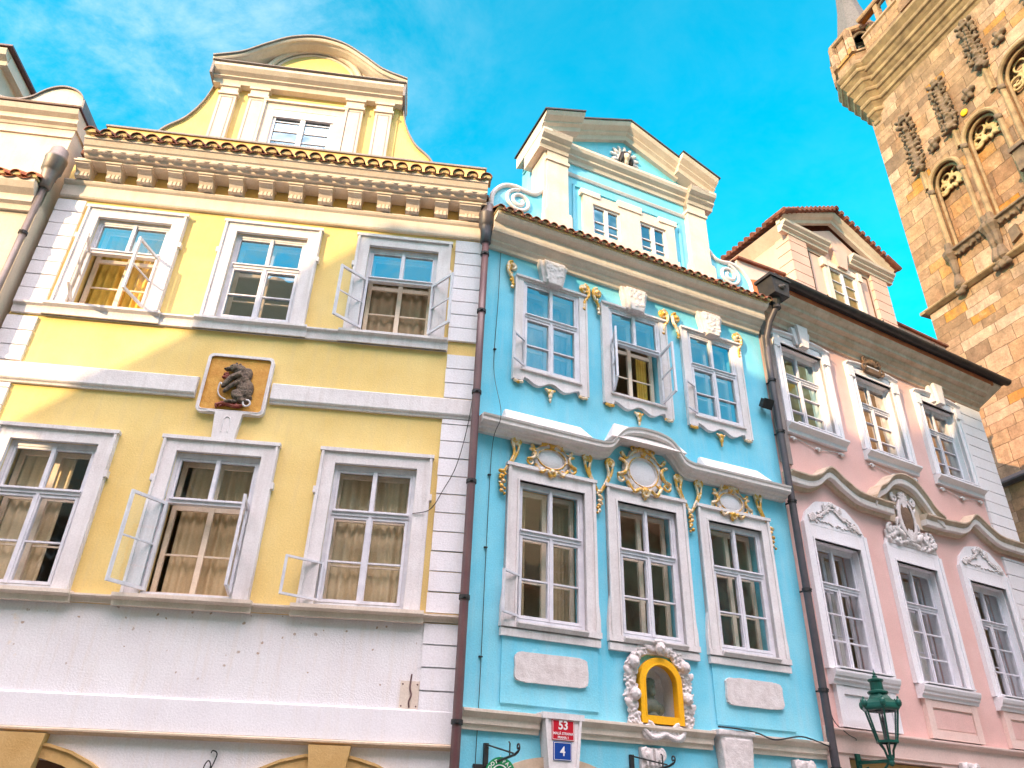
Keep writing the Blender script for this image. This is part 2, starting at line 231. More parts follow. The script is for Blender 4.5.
# ------------------------------------------------------------------ mesh builder. Coordinates (u along the front, n out of the front, v up)
class MB:
    def __init__(s): s.v = []; s.f = []; s.m = []; s.sm = []; s.cur = 0; s.smooth = False; s.xf = None
    def add(s, vs, fs):
        o = len(s.v)
        for p in vs:
            p = Vector(p); s.v.append(s.xf @ p if s.xf else p)
        for f in fs: s.f.append([o + i for i in f]); s.m.append(s.cur); s.sm.append(s.smooth)
        return s
    def box(s, u0, u1, n0, n1, v0, v1):
        return s.add([(u0, n0, v0), (u1, n0, v0), (u1, n1, v0), (u0, n1, v0), (u0, n0, v1), (u1, n0, v1), (u1, n1, v1), (u0, n1, v1)],
                     [(0, 1, 2, 3), (4, 5, 6, 7), (0, 1, 5, 4), (1, 2, 6, 5), (2, 3, 7, 6), (3, 0, 4, 7)])
    def quad(s, *p): return s.add(p, [tuple(range(len(p)))])
    def prism(s, pts, n0, n1):                       # polygon in (u, v) given thickness in n
        k = len(pts); return s.add([(a, n0, b) for a, b in pts] + [(a, n1, b) for a, b in pts],
                     [tuple(range(k)), tuple(range(k, 2 * k))] + [(i, (i + 1) % k, k + (i + 1) % k, k + i) for i in range(k)])
    def sweep(s, prof, path, cap=True):              # prof [(n, dv)], path [(u, v)]: profile sheared along a front moulding
        k = len(prof); q = len(path); vs = [(u, n, v + d) for u, v in path for n, d in prof]; fs = []
        for i in range(q - 1):
            for j in range(k): fs.append((i * k + j, i * k + (j + 1) % k, (i + 1) * k + (j + 1) % k, (i + 1) * k + j))
        if cap: fs += [tuple(range(k)), tuple(range((q - 1) * k, q * k))]
        return s.add(vs, fs)
    def mould(s, prof, u0, u1, v, ret=True):         # straight moulding whose two ends return to the wall with a mitre
        path = []
        k = len(prof); vs = []
        for e, sg in ((u0, -1), (u1, 1)): vs += [(e + sg * n * (1 if ret else 0), n, v + d) for n, d in prof]
        return s.add(vs, [(j, (j + 1) % k, k + (j + 1) % k, k + j) for j in range(k)] + [tuple(range(k)), tuple(range(k, 2 * k))])
    def tube(s, pts, r, seg=8, flat=1.0, cap=True):
        pts = [Vector(p) for p in pts]; k = len(pts); rr = r if isinstance(r, (list, tuple)) else [r] * k; rings = []
        up = Vector((0, 1, 0))
        for i, p in enumerate(pts):
            d = (pts[min(i + 1, k - 1)] - pts[max(i - 1, 0)]).normalized()
            a = d.cross(up)
            if a.length < .05: a = d.cross(Vector((1, 0, 0)))
            a.normalize(); b = d.cross(a).normalized()
            rings.append([p + a * math.cos(t) * rr[i] + b * math.sin(t) * rr[i] * flat for t in [2 * math.pi * j / seg for j in range(seg)]])
        vs = [x for q in rings for x in q]
        fs = [(i * seg + j, i * seg + (j + 1) % seg, (i + 1) * seg + (j + 1) % seg, (i + 1) * seg + j) for i in range(k - 1) for j in range(seg)]
        if cap: fs += [tuple(range(seg)), tuple(range((k - 1) * seg, k * seg))]
        return s.add(vs, fs)
    def lathe(s, prof, c, seg=16, sq=None, a0=0.):   # prof [(r, v)] round a vertical axis at c=(u, n)
        vs = []; k = len(prof)
        for r, v in prof:
            for j in range(seg):
                t = a0 + 2 * math.pi * j / seg; vs.append((c[0] + r * math.cos(t), c[1] + r * math.sin(t), v))
        fs = [(i * seg + j, i * seg + (j + 1) % seg, (i + 1) * seg + (j + 1) % seg, (i + 1) * seg + j) for i in range(k - 1) for j in range(seg)]
        return s.add(vs, fs + [tuple(range(seg)), tuple(range((k - 1) * seg, k * seg))])
    def ell(s, c, r, rot=0., seg=10, rings=6):       # ellipsoid, rot about n
        vs = []; fs = []; cr, sr = math.cos(rot), math.sin(rot)
        def T(x, y, z): return (c[0] + x * cr - z * sr, c[1] + y, c[2] + x * sr + z * cr)
        vs.append(T(0, 0, r[2]))
        for i in range(1, rings):
            a = math.pi * i / rings
            for j in range(seg):
                b = 2 * math.pi * j / seg; vs.append(T(r[0] * math.sin(a) * math.cos(b), r[1] * math.sin(a) * math.sin(b), r[2] * math.cos(a)))
        vs.append(T(0, 0, -r[2])); e = len(vs) - 1
        fs += [(0, 1 + j, 1 + (j + 1) % seg) for j in range(seg)]
        for i in range(rings - 2): fs += [(1 + i * seg + j, 1 + i * seg + (j + 1) % seg, 1 + (i + 1) * seg + (j + 1) % seg, 1 + (i + 1) * seg + j) for j in range(seg)]
        fs += [(e, 1 + (rings - 2) * seg + j, 1 + (rings - 2) * seg + (j + 1) % seg) for j in range(seg)]
        return s.add(vs, fs)
    def mesh(s, name, mats):
        me = bpy.data.meshes.new(name); me.from_pydata([(p.x, -p.y, p.z) for p in s.v], [], s.f)
        for m in mats: me.materials.append(MATS[m])
        for i, p in enumerate(me.polygons): p.material_index = s.m[i]; p.use_smooth = s.sm[i]
        bm = bmesh.new(); bm.from_mesh(me); bmesh.ops.recalc_face_normals(bm, faces=bm.faces); bm.to_mesh(me); bm.free()
        uv = me.uv_layers.new(name='UVMap')
        for p in me.polygons:
            a = [abs(x) for x in p.normal]
            for li in p.loop_indices:
                c = me.vertices[me.loops[li].vertex_index].co
                uv.data[li].uv = (c.x, c.z) if a[1] >= a[0] and a[1] >= a[2] else ((c.y, c.z) if a[0] >= a[2] else (c.x, c.y))
        return me
def link(name, me, parent=None):
    o = bpy.data.objects.new(name, me); COL.objects.link(o)
    if parent: o.parent = parent
    return o
def part(name, mb, mats, parent): return link(name, mb.mesh(name, mats if isinstance(mats, (list, tuple)) else [mats]), parent)
def tag(o, label=None, cat=None, group=None, kind=None):
    for k, v in (('label', label), ('category', cat), ('group', group), ('kind', kind)):
        if v: o[k] = v
    return o
def thing(name, frame, label, cat, group=None, at=(0, 0, 0)):
    o = bpy.data.objects.new(name, None); COL.objects.link(o); o.empty_display_size = .2
    c, a = frame; o.location = c + Matrix.Rotation(a, 3, 'Z') @ Vector((at[0], -at[1], at[2])); o.rotation_euler = (0, 0, a)
    return tag(o, label, cat, group)
def lone(name, mb, mats, frame, label, cat, group=None):
    o = part(name, mb, mats, None); o.location = frame[0]; o.rotation_euler = (0, 0, frame[1]); return tag(o, label, cat, group)
def carve(mb, voxel, smooth=2, disp=0., dscale=.06):
    """fuse the builder's shapes into one carved surface"""
    me = mb.mesh('carving', ['stucco']); o = link('carving', me)
    r = o.modifiers.new('r', 'REMESH'); r.mode = 'VOXEL'; r.voxel_size = voxel; r.use_smooth_shade = True
    if smooth: s = o.modifiers.new('s', 'SMOOTH'); s.iterations = smooth; s.factor = .5
    if disp:
        t = bpy.data.textures.new('carve_noise', 'CLOUDS'); t.noise_scale = dscale; t.noise_depth = 3
        d = o.modifiers.new('d', 'DISPLACE'); d.texture = t; d.strength = disp; d.mid_level = .5; d.texture_coords = 'LOCAL'
    out = bpy.data.meshes.new_from_object(o.evaluated_get(bpy.context.evaluated_depsgraph_get()))
    bpy.data.objects.remove(o); bpy.data.meshes.remove(me); out.materials.clear()
    for p in out.polygons: p.use_smooth = True; p.material_index = 0
    return out
def carved(name, mb, m, parent, voxel=.014, smooth=2, disp=0., dscale=.06):
    me = carve(mb, voxel, smooth, disp, dscale); me.name = name; me.materials.append(MATS[m]); return link(name, me, parent)
def spline(pts, k=6):
    out = []
    P = [Vector(p) for p in pts]
    for i in range(len(P) - 1):
        a, b, c, d = P[max(i - 1, 0)], P[i], P[i + 1], P[min(i + 2, len(P) - 1)]
        for j in range(k):
            t = j / k; out.append(.5 * ((2 * b) + (c - a) * t + (2 * a - 5 * b + 4 * c - d) * t * t + (3 * b - a - 3 * c + d) * t ** 3))
    return out + [P[-1]]
def spiral(c, r0, r1, a0, turns, k=22):              # (u, v) points from outside in
    return [(c[0] + (r0 + (r1 - r0) * i / k) * math.cos(a0 + turns * 2 * math.pi * i / k), c[1] + (r0 + (r1 - r0) * i / k) * math.sin(a0 + turns * 2 * math.pi * i / k)) for i in range(k + 1)]
def text(name, body, size, parent, u, n, v, m, ext=.003, rot=0., bold=0.):
    c = bpy.data.curves.new(name, 'FONT'); c.body = body; c.size = size; c.align_x = 'CENTER'; c.align_y = 'CENTER'; c.extrude = ext; c.offset = bold
    o = bpy.data.objects.new(name, c); COL.objects.link(o); bpy.context.view_layer.update()
    me = bpy.data.meshes.new_from_object(o.evaluated_get(bpy.context.evaluated_depsgraph_get())); bpy.data.objects.remove(o); bpy.data.curves.remove(c)
    me.transform(Matrix.Translation((u, -n, v)) @ Matrix.Rotation(rot, 4, 'Y') @ Matrix.Rotation(math.pi / 2, 4, 'X')); me.materials.clear(); me.materials.append(MATS[m])
    return link(name, me, parent)

def wall_face(mb, u0, u1, v0, v1, holes, n=0., depth=.3):
    us = sorted({u0, u1, *[h[0] for h in holes], *[h[1] for h in holes]}); vs = sorted({v0, v1, *[h[2] for h in holes], *[h[3] for h in holes]})
    us = [u for u in us if u0 <= u <= u1]; vs = [v for v in vs if v0 <= v <= v1]
    for i in range(len(us) - 1):
        for j in range(len(vs) - 1):
            cu, cv = (us[i] + us[i + 1]) / 2, (vs[j] + vs[j + 1]) / 2
            if any(h[0] < cu < h[1] and h[2] < cv < h[3] for h in holes): continue
            mb.quad((us[i], n, vs[j]), (us[i + 1], n, vs[j]), (us[i + 1], n, vs[j + 1]), (us[i], n, vs[j + 1]))
    for h in holes:
        if len(h) > 4 and h[4] == 'arch': continue
        a, b, c, d = h[:4]
        for p, q in (((a, c), (a, d)), ((a, d), (b, d)), ((b, d), (b, c)), ((b, c), (a, c))):
            mb.quad((p[0], n, p[1]), (q[0], n, q[1]), (q[0], n - depth, q[1]), (p[0], n - depth, p[1]))
def arch_pts(u0, u1, vs, va, pointed=0., k=18):
    c = (u0 + u1) / 2; r = (u1 - u0) / 2; out = []
    for i in range(k + 1):
        t = math.pi * (1 - i / k); y = math.sin(t) if not pointed else math.sin(t) ** (1 - .35 * pointed) * (1)
        out.append((c + r * math.cos(t), vs + (va - vs) * y))
    return out
def arch_fill(mb, u0, u1, v0, vs, va, vt, n, depth, back=True, pointed=0.):
    """spandrels of an arched recess inside a rectangular hole, plus its reveal and back"""
    ap = arch_pts(u0, u1, vs, va, pointed); k = len(ap)
    for i in range(k - 1):
        (a, b), (c, d) = ap[i], ap[i + 1]
        mb.quad((a, n, b), (c, n, d), (c, n, vt), (a, n, vt))
    out = [(u0, v0)] + ap + [(u1, v0)]
    for p, q in zip(out, out[1:] + out[:1]): mb.quad((p[0], n, p[1]), (q[0], n, q[1]), (q[0], n - depth, q[1]), (p[0], n - depth, p[1]))
    if back: mb.quad(*[(a, n - depth, b) for a, b in out])

# ------------------------------------------------------------------ windows
def bars(mb, u0, u1, v0, v1, n0, n1, w, top=None, bot=None):
    mb.box(u0, u0 + w, n0, n1, v0, v1); mb.box(u1 - w, u1, n0, n1, v0, v1)
    mb.box(u0 + w, u1 - w, n0 + .002, n1 - .002, v1 - (top or w), v1); mb.box(u0 + w, u1 - w, n0 + .002, n1 - .002, v0, v0 + (bot or w))
def open_sash(parent, hu, hn, side, w, v0, v1, deg, nbars, gm, pm='paint_white', fw=.045, name='casement'):
    """hinged sash: side -1 hinged on its left, +1 on its right; deg 0 closed"""
    t = R(deg); mb = MB(); d = Vector((-side * math.cos(t), math.sin(t), 0)); q = Vector((-d.y, d.x, 0)) if side < 0 else Vector((d.y, -d.x, 0))
    mb.xf = Matrix(((d.x, q.x, 0, hu), (d.y, q.y, 0, hn), (0, 0, 1, 0), (0, 0, 0, 1)))
    bars(mb, 0, w, v0, v1, -.02, .02, fw)
    for i in range(nbars):
        z = v0 + (v1 - v0) * (i + 1) / (nbars + 1); mb.box(fw, w - fw, -.012, .012, z - .012, z + .012)
    mb.box(.006, .024, .02, .034, v0 + .18, v0 + .26); mb.box(.006, .024, .02, .034, v1 - .26, v1 - .18)      # hinges
    mb.cur = 1; mb.quad((fw, 0, v0 + fw), (w - fw, 0, v0 + fw), (w - fw, 0, v1 - fw), (fw, 0, v1 - fw))
    return part(name, mb, [pm, gm], parent)
def window(house, uc, v0, w, h, surround, back=.02, trans=.62, nbar=1, gm='glass_low', opens=(), smalls=(), inner=True, sill=None, pm='paint_white', innerm='inner_paint', lintel=.03):
    """surround(mb): architrave on the wall. opens {side: deg} swings that lower casement out; smalls: little lower vents left open"""
    a, b, z1 = uc - w / 2, uc + w / 2, v0 + h
    mb = MB(); surround(mb); win = part('window', mb, surround.mat, house)
    opens = dict(opens); f = MB(); fo = .055; n1 = -back; n0 = -back - .07; tz = v0 + h * trans
    bars(f, a, b, v0, z1, n0, n1, fo, top=fo + lintel, bot=fo)
    f.box(uc - .028, uc + .028, n0 + .004, n1 + .012, tz, z1 - fo)                       # upper mullion
    f.box(a + fo, b - fo, n0 - .004, n1 + .02, tz - .035, tz + .035)                     # transom
    f.box(a + fo, b - fo, n1 + .0, n1 + .045, tz + .02, tz + .04)                         # drip
    sw = w / 2 - fo; g = MB()
    for sd, (x0, x1) in ((-1, (a + fo, uc)), (1, (uc, b - fo))):
        g.quad((x0 + .02, n0 + .03, tz + .03), (x1 - .02, n0 + .03, tz + .03), (x1 - .02, n0 + .03, z1 - fo), (x0 + .02, n0 + .03, z1 - fo))
        bars(f, x0 + .003, x1 - .003, tz + .036, z1 - fo - lintel - .003, n0 + .015, n1 - .008, .034)
        y0, y1 = v0 + fo, tz - .036
        if sd in opens:
            hu = x0 if sd < 0 else x1
            open_sash(win, hu, n1 + .03, -1 if sd < 0 else 1, sw, y0, y1, opens[sd], nbar, 'glass_clear', pm)
            continue
        bars(f, x0 + .003, x1 - .003, y0 + .003, y1 - .003, n0 + .01, n1 + .006, .046)
        for i in range(nbar):
            z = y0 + (y1 - y0) * ((i + 1) / (nbar + 1) if nbar > 1 else .46); f.box(x0 + .046, x1 - .046, n0 + .02, n1, z - .012, z + .012)
        g.quad((x0 + .04, n0 + .031, y0 + .04), (x1 - .04, n0 + .031, y0 + .04), (x1 - .04, n0 + .031, y1 - .04), (x0 + .04, n0 + .031, y1 - .04))
    for sd, hh, deg, ww in smalls:
        hu = a + fo if sd < 0 else b - fo
        open_sash(win, hu, n1 + .035, sd, ww, v0 + fo, v0 + fo + hh, deg, 0, 'glass_clear', pm, .03)
    if not (-1 in opens or 1 in opens): f.box(uc - .022, uc + .022, n1 - .0, n1 + .022, v0 + fo, tz - .036)      # cover strip
    part('frame', f, pm, win); part('glazing', g, gm, win)
    if inner:
        k = MB(); m1 = -back - .24; m0 = m1 - .05
        bars(k, a + .05, b - .05, v0 + .05, z1 - .05, m0, m1, .07)
        k.box(uc - .04, uc + .04, m0 + .003, m1 + .01, v0 + .1, z1 - .1); k.box(a + .1, b - .1, m0 + .005, m1 - .005, tz - .045, tz + .03)
        k.box(a + .1, uc - .04, m0 + .01, m1 - .01, v0 + h * .3, v0 + h * .3 + .025); k.box(uc + .04, b - .1, m0 + .01, m1 - .01, v0 + h * .3, v0 + h * .3 + .025)
        part('inner_frame', k, innerm, win)
    if sill: sm = MB(); sill(sm); part('sill', sm, surround.mat, win)
    return win
def curtain(house_frame, u0, u1, v0, v1, n, m, label, folds=9, amp=.022, sweep=0.):
    mb = MB(); mb.smooth = True; k = folds * 8; vs = []
    rows = 6
    for j in range(rows + 1):
        t = j / rows
        for i in range(k + 1):
            s = i / k; x = u0 + (u1 - u0) * s + sweep * (1 - t) * s; ph = u0 * 9 + v0 * 5; am = amp * (.55 + .45 * math.sin(5.3 * s + ph) ** 2)
            vs.append((x, n + am * math.sin(s * folds * 2 * math.pi + 2.6 * math.sin(3.7 * s + ph) + .25 * t) + .010 * math.sin(s * 31 + ph), v0 + (v1 - v0) * t))
    mb.add(vs, [(j * (k + 1) + i, j * (k + 1) + i + 1, (j + 1) * (k + 1) + i + 1, (j + 1) * (k + 1) + i) for j in range(rows) for i in range(k)])
    return lone('curtain', mb, m, house_frame, label, 'curtain', 'curtains behind the windows')
def rooms(house, spans, u0, u1, depth=3.2, n=-.32, m='interior_plaster'):
    mb = MB()
    for v0, v1 in spans:
        c = [(u0, v0), (u1, v0), (u1, v1), (u0, v1)]
        mb.quad(*[(a, n - depth, b) for a, b in c])
        for p, q in zip(c, c[1:] + c[:1]): mb.quad((p[0], n, p[1]), (q[0], n, q[1]), (q[0], n - depth, q[1]), (p[0], n - depth, p[1]))
    part('interior', mb, m, house)
def eave_tiles(house, u0, u1, v, n_out, pitch=.2, slope=.55, length=.9, m='roof_tile', r=.085, name='eave_tiles'):
    mb = MB(); k = int(round((u1 - u0) / pitch)); pitch = (u1 - u0) / k; mb.smooth = True
    for i in range(k + 1):
        u = u0 + i * pitch; jit = random.uniform(-.015, .015); seg = 8
        for (rad, up, thick, off) in ((r, 1, .018, 0.),):
            ring = []
            for e in (0, 1):
                nn = n_out + jit - e * length; vv = v + e * length * slope; rr = rad * (1 - .12 * e)
                for q in (rr, rr - thick):
                    ring += [(u + q * math.cos(math.pi * j / seg), nn, vv + q * math.sin(math.pi * j / seg) * up) for j in range(seg + 1)]
            s1 = seg + 1; fs = []
            for j in range(seg):
                fs += [(j, j + 1, 2 * s1 + j + 1, 2 * s1 + j), (s1 + j, s1 + j + 1, 3 * s1 + j + 1, 3 * s1 + j), (j, j + 1, s1 + j + 1, s1 + j)]
            mb.add(ring, fs)
            mb.smooth = False; mb.cur = 1; mb.prism([(u + (rad - .02) * math.cos(math.pi * j / seg), v + (rad - .02) * math.sin(math.pi * j / seg)) for j in range(seg + 1)], n_out - .3, n_out - .035 + jit); mb.cur = 0; mb.smooth = True
        if i < k:                                     # pan tile between, hollow upwards
            uc = u + pitch / 2; q = pitch / 2 - .01; ring = []
            for e in (0, 1):
                for t in (0, -.016): ring += [(uc + q * math.cos(math.pi + math.pi * j / seg), n_out - .03 - e * length, v + .03 + t + e * length * slope + .62 * q * math.sin(math.pi + math.pi * j / seg)) for j in range(seg + 1)]
            s1 = seg + 1; fs = []
            for j in range(seg): fs += [(j, j + 1, 2 * s1 + j + 1, 2 * s1 + j), (s1 + j, s1 + j + 1, 3 * s1 + j + 1, 3 * s1 + j), (j, j + 1, s1 + j + 1, s1 + j)]
            mb.add(ring, fs)
    mb.smooth = False; mb.cur = 1
    mb.quad((u0, n_out - .09, v - .03), (u1, n_out - .09, v - .03), (u1, n_out - .09 - length * .8, v - .03 + length * .8 * slope), (u0, n_out - .09 - length * .8, v - .03 + length * .8 * slope))
    mb.box(u0, u1, n_out - .16, n_out - .07, v - .05, v - .005)
    return part(name, mb, [m, 'mortar'], house)
def roof_slab(house, u0, u1, n_e, v_e, depth, rise, m='roof_tile'):
    mb = MB(); d = depth / 2
    prof = [(n_e, v_e), (n_e - d, v_e + rise), (n_e - depth, v_e), (n_e - depth, v_e - .1), (n_e, v_e - .1)]
    k = len(prof); mb.add([(u, n, v) for u in (u0, u1) for n, v in prof], [tuple(range(k)), tuple(range(k, 2 * k))] + [(i, (i + 1) % k, k + (i + 1) % k, k + i) for i in range(k)])
    part('roof', mb, m, house)
def shell(mb, u0, u1, v0, v1, depth, n=0.):          # side and back walls
    mb.quad((u0, n, v0), (u0, n - depth, v0), (u0, n - depth, v1), (u0, n, v1)); mb.quad((u1, n, v0), (u1, n - depth, v0), (u1, n - depth, v1), (u1, n, v1))
    mb.quad((u0, n - depth, v0), (u1, n - depth, v0), (u1, n - depth, v1), (u0, n - depth, v1))
def pilaster(mb, uc, w, v0, v1, n0, n1, groove=True):
    mb.box(uc - w / 2, uc + w / 2, n0, n1, v0, v1)
    if groove:
        g = .022; i = .055
        mb.cur = 1
        for x in (uc - w / 2 + i, uc + w / 2 - i): mb.box(x - g / 2, x + g / 2, n1 - .01, n1 + .004, v0 + .12, v1 - .1)
        mb.box(uc - w / 2 + i, uc + w / 2 - i, n1 - .01, n1 + .0035, v1 - .1 - g, v1 - .1); mb.box(uc - w / 2 + i, uc + w / 2 - i, n1 - .01, n1 + .0035, v0 + .12, v0 + .12 + g)
        mb.cur = 0
def quoins(house, u0, u1, v0, v1, step, n1=.045, m='white_plaster'):
    mb = MB(); v = v0; k = 0
    while v < v1 - .05:
        t = min(v + step, v1); mb.box(u0 + random.uniform(0, .012), u1, -.02, n1 + random.uniform(-.004, .004), v + .012, t - .010); v = t; k += 1
    return part('quoin', mb, m, house)
def rings(mb, cu, cv, rx, rz, n, w, k=40):            # flat oval ring tube
    pts = [(cu + rx * math.cos(2 * math.pi * i / k), n, cv + rz * math.sin(2 * math.pi * i / k)) for i in range(k + 1)]
    mb.tube(pts, w, 8, cap=False)

# ------------------------------------------------------------------ frames of the fronts
C1 = Vector((-.5825, 11.285, 0)); AY, AB, AP = R(6.26), R(23.87), R(28.8)
C2 = Vector((5.365, 13.917, 0))
FY, FB, FP = (C1, AY), (C1, AB), (C2, AP)
FT = (Vector((14.4476, 21.6163, 0)), math.atan2(-.94264, .33381))
FLH = (C1 + Matrix.Rotation(AY, 3, 'Z') @ Vector((-7.86, 0, 0)), AY)

# ================================================================== ground and the houses across the street
gm = MB(); gm.quad((-1500, -1500, 0), (1500, -1500, 0), (1500, 1500, 0), (-1500, 1500, 0)); g = part('ground', gm, 'cobbles', None); g['kind'] = 'structure'
def opposite(x0, x1, ye, eave, ridge, m, label):
    h = thing('townhouse', (Vector((x0, -ye, 0)), 0), label, 'house', 'townhouses across the street')
    mb = MB(); w = x1 - x0; holes = []
    nfl = int((eave - 1) // 3.3); nw = max(2, int(w // 2.6))
    for i in range(nfl):
        for j in range(nw):
            c = w * (j + .5) / nw; holes.append((c - .6, c + .6, 1.0 + i * 3.3, 3.1 + i * 3.3))
    wall_face(mb, 0, w, 0, eave, holes, 0, .25); mb.xf = Matrix.Identity(4)
    mb.add([(0, 0, 0), (0, -10, 0), (0, -10, eave), (0, -5, ridge), (0, 0, eave)], [(0, 1, 2, 3, 4)]); mb.add([(w, 0, 0), (w, -10, 0), (w, -10, eave), (w, -5, ridge), (w, 0, eave)], [(0, 1, 2, 3, 4)])
    mb.quad((0, -10, 0), (w, -10, 0), (w, -10, eave), (0, -10, eave))
    part('wall', mb, m, h)
    r = MB(); t = .25
    r.add([(u, n, v) for u in (-.1, w + .1) for n, v in ((.5, eave - .35), (-5, ridge), (-10.5, eave - .35), (-10.5, eave - .35 + t), (-5, ridge + t), (.5, eave - .35 + t))],
          [(0, 1, 4, 5), (1, 2, 3, 4), (6, 7, 10, 11), (7, 8, 9, 10), (0, 1, 7, 6), (1, 2, 8, 7), (5, 4, 10, 11), (4, 3, 9, 10), (0, 6, 11, 5), (2, 3, 9, 8)])
    part('roof', r, 'red_tile', h)
    for q in holes:
        f = MB(); bars(f, q[0], q[1], q[2], q[3], -.2, -.12, .07); c = (q[0] + q[1]) / 2; f.box(c - .03, c + .03, -.2, -.11, q[2] + .07, q[3] - .07); f.box(q[0] + .07, q[1] - .07, -.2, -.115, q[2] + 1.35, q[2] + 1.42)
        f.cur = 1; f.quad((q[0] + .05, -.17, q[2] + .05), (q[1] - .05, -.17, q[2] + .05), (q[1] - .05, -.17, q[3] - .05), (q[0] + .05, -.17, q[3] - .05)); part('window', f, ['paint_white', 'room_shade'], h)
    h.rotation_euler = (0, 0, math.pi); h.location = (x1, -ye, 0)
    return h
opposite(-40, -26.5, 2.6, 12.5, 18.6, 'opposite_b', 'tan townhouse with a tall roof at the far left end across the street')
opposite(-26.5, -18.4, 2.6, 11.0, 14.6, 'opposite_a', 'lowest tan townhouse across the street, with a shallow red roof')
opposite(-18.4, -9.5, 2.6, 13.0, 20.2, 'opposite_c', 'cream townhouse with a steep red roof opposite the yellow house')
opposite(-9.5, 3, 2.6, 14.5, 23.4, 'opposite_a', 'tan townhouse with a steep red roof opposite the blue house')
opposite(3, 18, 2.6, 11.0, 14.5, 'opposite_b', 'brown townhouse opposite the pink house')
opposite(18, 32, 2.6, 16.5, 22, 'opposite_a', 'tan townhouse farther along the street, opposite the tower')
opposite(32, 60, 2.6, 19.0, 25, 'opposite_c', 'long cream townhouse at the far right end across the street')

# ================================================================== YELLOW HOUSE  (u from -7.75 to 0)
YH = thing('yellow_house', FY, 'yellow baroque townhouse with a curved gable and white trim, bear sign on its front', 'house', 'baroque townhouses in the row')
YC = (-6.31, -3.90, -1.51)
w_ = 1.27
holes = [(c - w_ / 2, c + w_ / 2, 9.06, 10.95) for c in YC] + [(c - w_ / 2, c + w_ / 2, 4.36, 6.55) for c in YC]
mb = MB(); wall_face(mb, -7.75, 0, 4.2, 12.3, holes, 0, .32); shell(mb, -7.75, 0, 4.2, 12.3, 9)
part('wall', mb, 'yellow_plaster', YH)
lh = [(-6.95, -3.85, 0, 2.42, 'arch'), (-3.19, -.09, 0, 2.42, 'arch')]
mb = MB(); wall_face(mb, -7.75, 0, 0, 4.2, lh, 0, .3); shell(mb, -7.75, 0, 0, 4.2, 9)
for a, b, c, d, _ in lh: arch_fill(mb, a, b, 0, .85, 2.30, 2.42, 0, .45, back=False)
part('lower_wall', mb, 'holed_plaster', YH)
for a, b in ((-6.95, -3.85), (-3.19, -.09)):
    mb = MB(); mb.quad((a, -.45, 0), (b, -.45, 0), (b, -.45, 2.45), (a, -.45, 2.45)); part('shop_door', mb, 'wood_door', YH)
    mb = MB(); ap = arch_pts(a, b, .85, 2.30); ao = arch_pts(a - .2, b + .2, .85, 2.44)
    for i in range(len(ap) - 1):
        q = [ap[i], ap[i + 1], ao[i + 1], ao[i]]; mb.prism(q, -.02, .05 + .012)
        q2 = [ao[i], ao[i + 1], (ao[i + 1][0], ao[i + 1][1] + .035), (ao[i][0], ao[i][1] + .035)]; mb.prism(q2, -.01, .085)
    part('arch_surround', mb, 'ochre_stone', YH)
    c = (a + b) / 2; mb = MB(); mb.prism([(c - .20, 2.05), (c + .20, 2.05), (c + .27, 2.558), (c - .27, 2.558)], 0, .15); part('keystone', mb, 'ochre_stone', YH)
rooms(YH, ((4.25, 7.35), (8.4, 11.3)), -7.6, -.15)
# plinth band under the windows, its brown ledge, middle band, window strips
mb = MB(); mb.mould([(0, 0), (.05, 0), (.05, .39), (.03, .41), (0, .41)], -7.72, -.05, 2.64, ret=False); part('lower_band', mb, 'white_plaster', YH)
mb = MB(); mb.sweep([(0, 0), (.05, 0), (.065, .02), (.11, .035), (.11, .055), (.07, .075), (0, .078)], [(-7.72, 2.56), (-.03, 2.56)]); part('ledge', mb, 'ledge_stone', YH)
for a, b in ((-7.72, -4.50), (-3.33, -.03)):
    mb = MB(); mb.sweep([(0, -.05), (.045, -.05), (.05, -.02), (.075, 0), (.085, .02), (.085, .29), (.06, .31), (0, .33)], [(a, 7.55), (b, 7.55)]); part('middle_band', mb, 'trim', YH)
mb = MB(); mb.sweep([(0, 0), (.05, 0), (.06, .14), (.10, .17), (.10, .20), (0, .21)], [(-7.72, 8.80), (-.56, 8.80)])
for c in YC: mb.sweep([(.02, .0), (.08, .0), (.09, .13), (.14, .17), (.14, .215), (.02, .232)], [(c - .93, 8.80), (c + .93, 8.80)])
part('upper_sill_band', mb, 'trim', YH)
mb = MB(); mb.sweep([(0, 0), (.05, 0), (.06, .055), (.12, .075), (.12, .10), (0, .11)], [(-7.72, 4.21), (-.03, 4.21)])
for c in YC: mb.sweep([(.02, -.03), (.10, -.03), (.11, .045), (.18, .075), (.18, .125), (.02, .135)], [(c - .93, 4.21), (c + .93, 4.21)])
part('lower_sill_band', mb, 'cream_trim', YH)
quoins(YH, -.555, -.0, 2.68, 4.20, .305); quoins(YH, -.555, -.0, 4.34, 7.49, .305); quoins(YH, -.56, -.0, 7.89, 8.79, .285); quoins(YH, -.575, -.0, 9.02, 11.33, .285)
quoins(YH, -7.75, -7.27, 4.34, 7.49, .305); quoins(YH, -7.75, -7.27, 7.89, 8.79, .285); quoins(YH, -7.75, -7.26, 9.02, 11.33, .285)
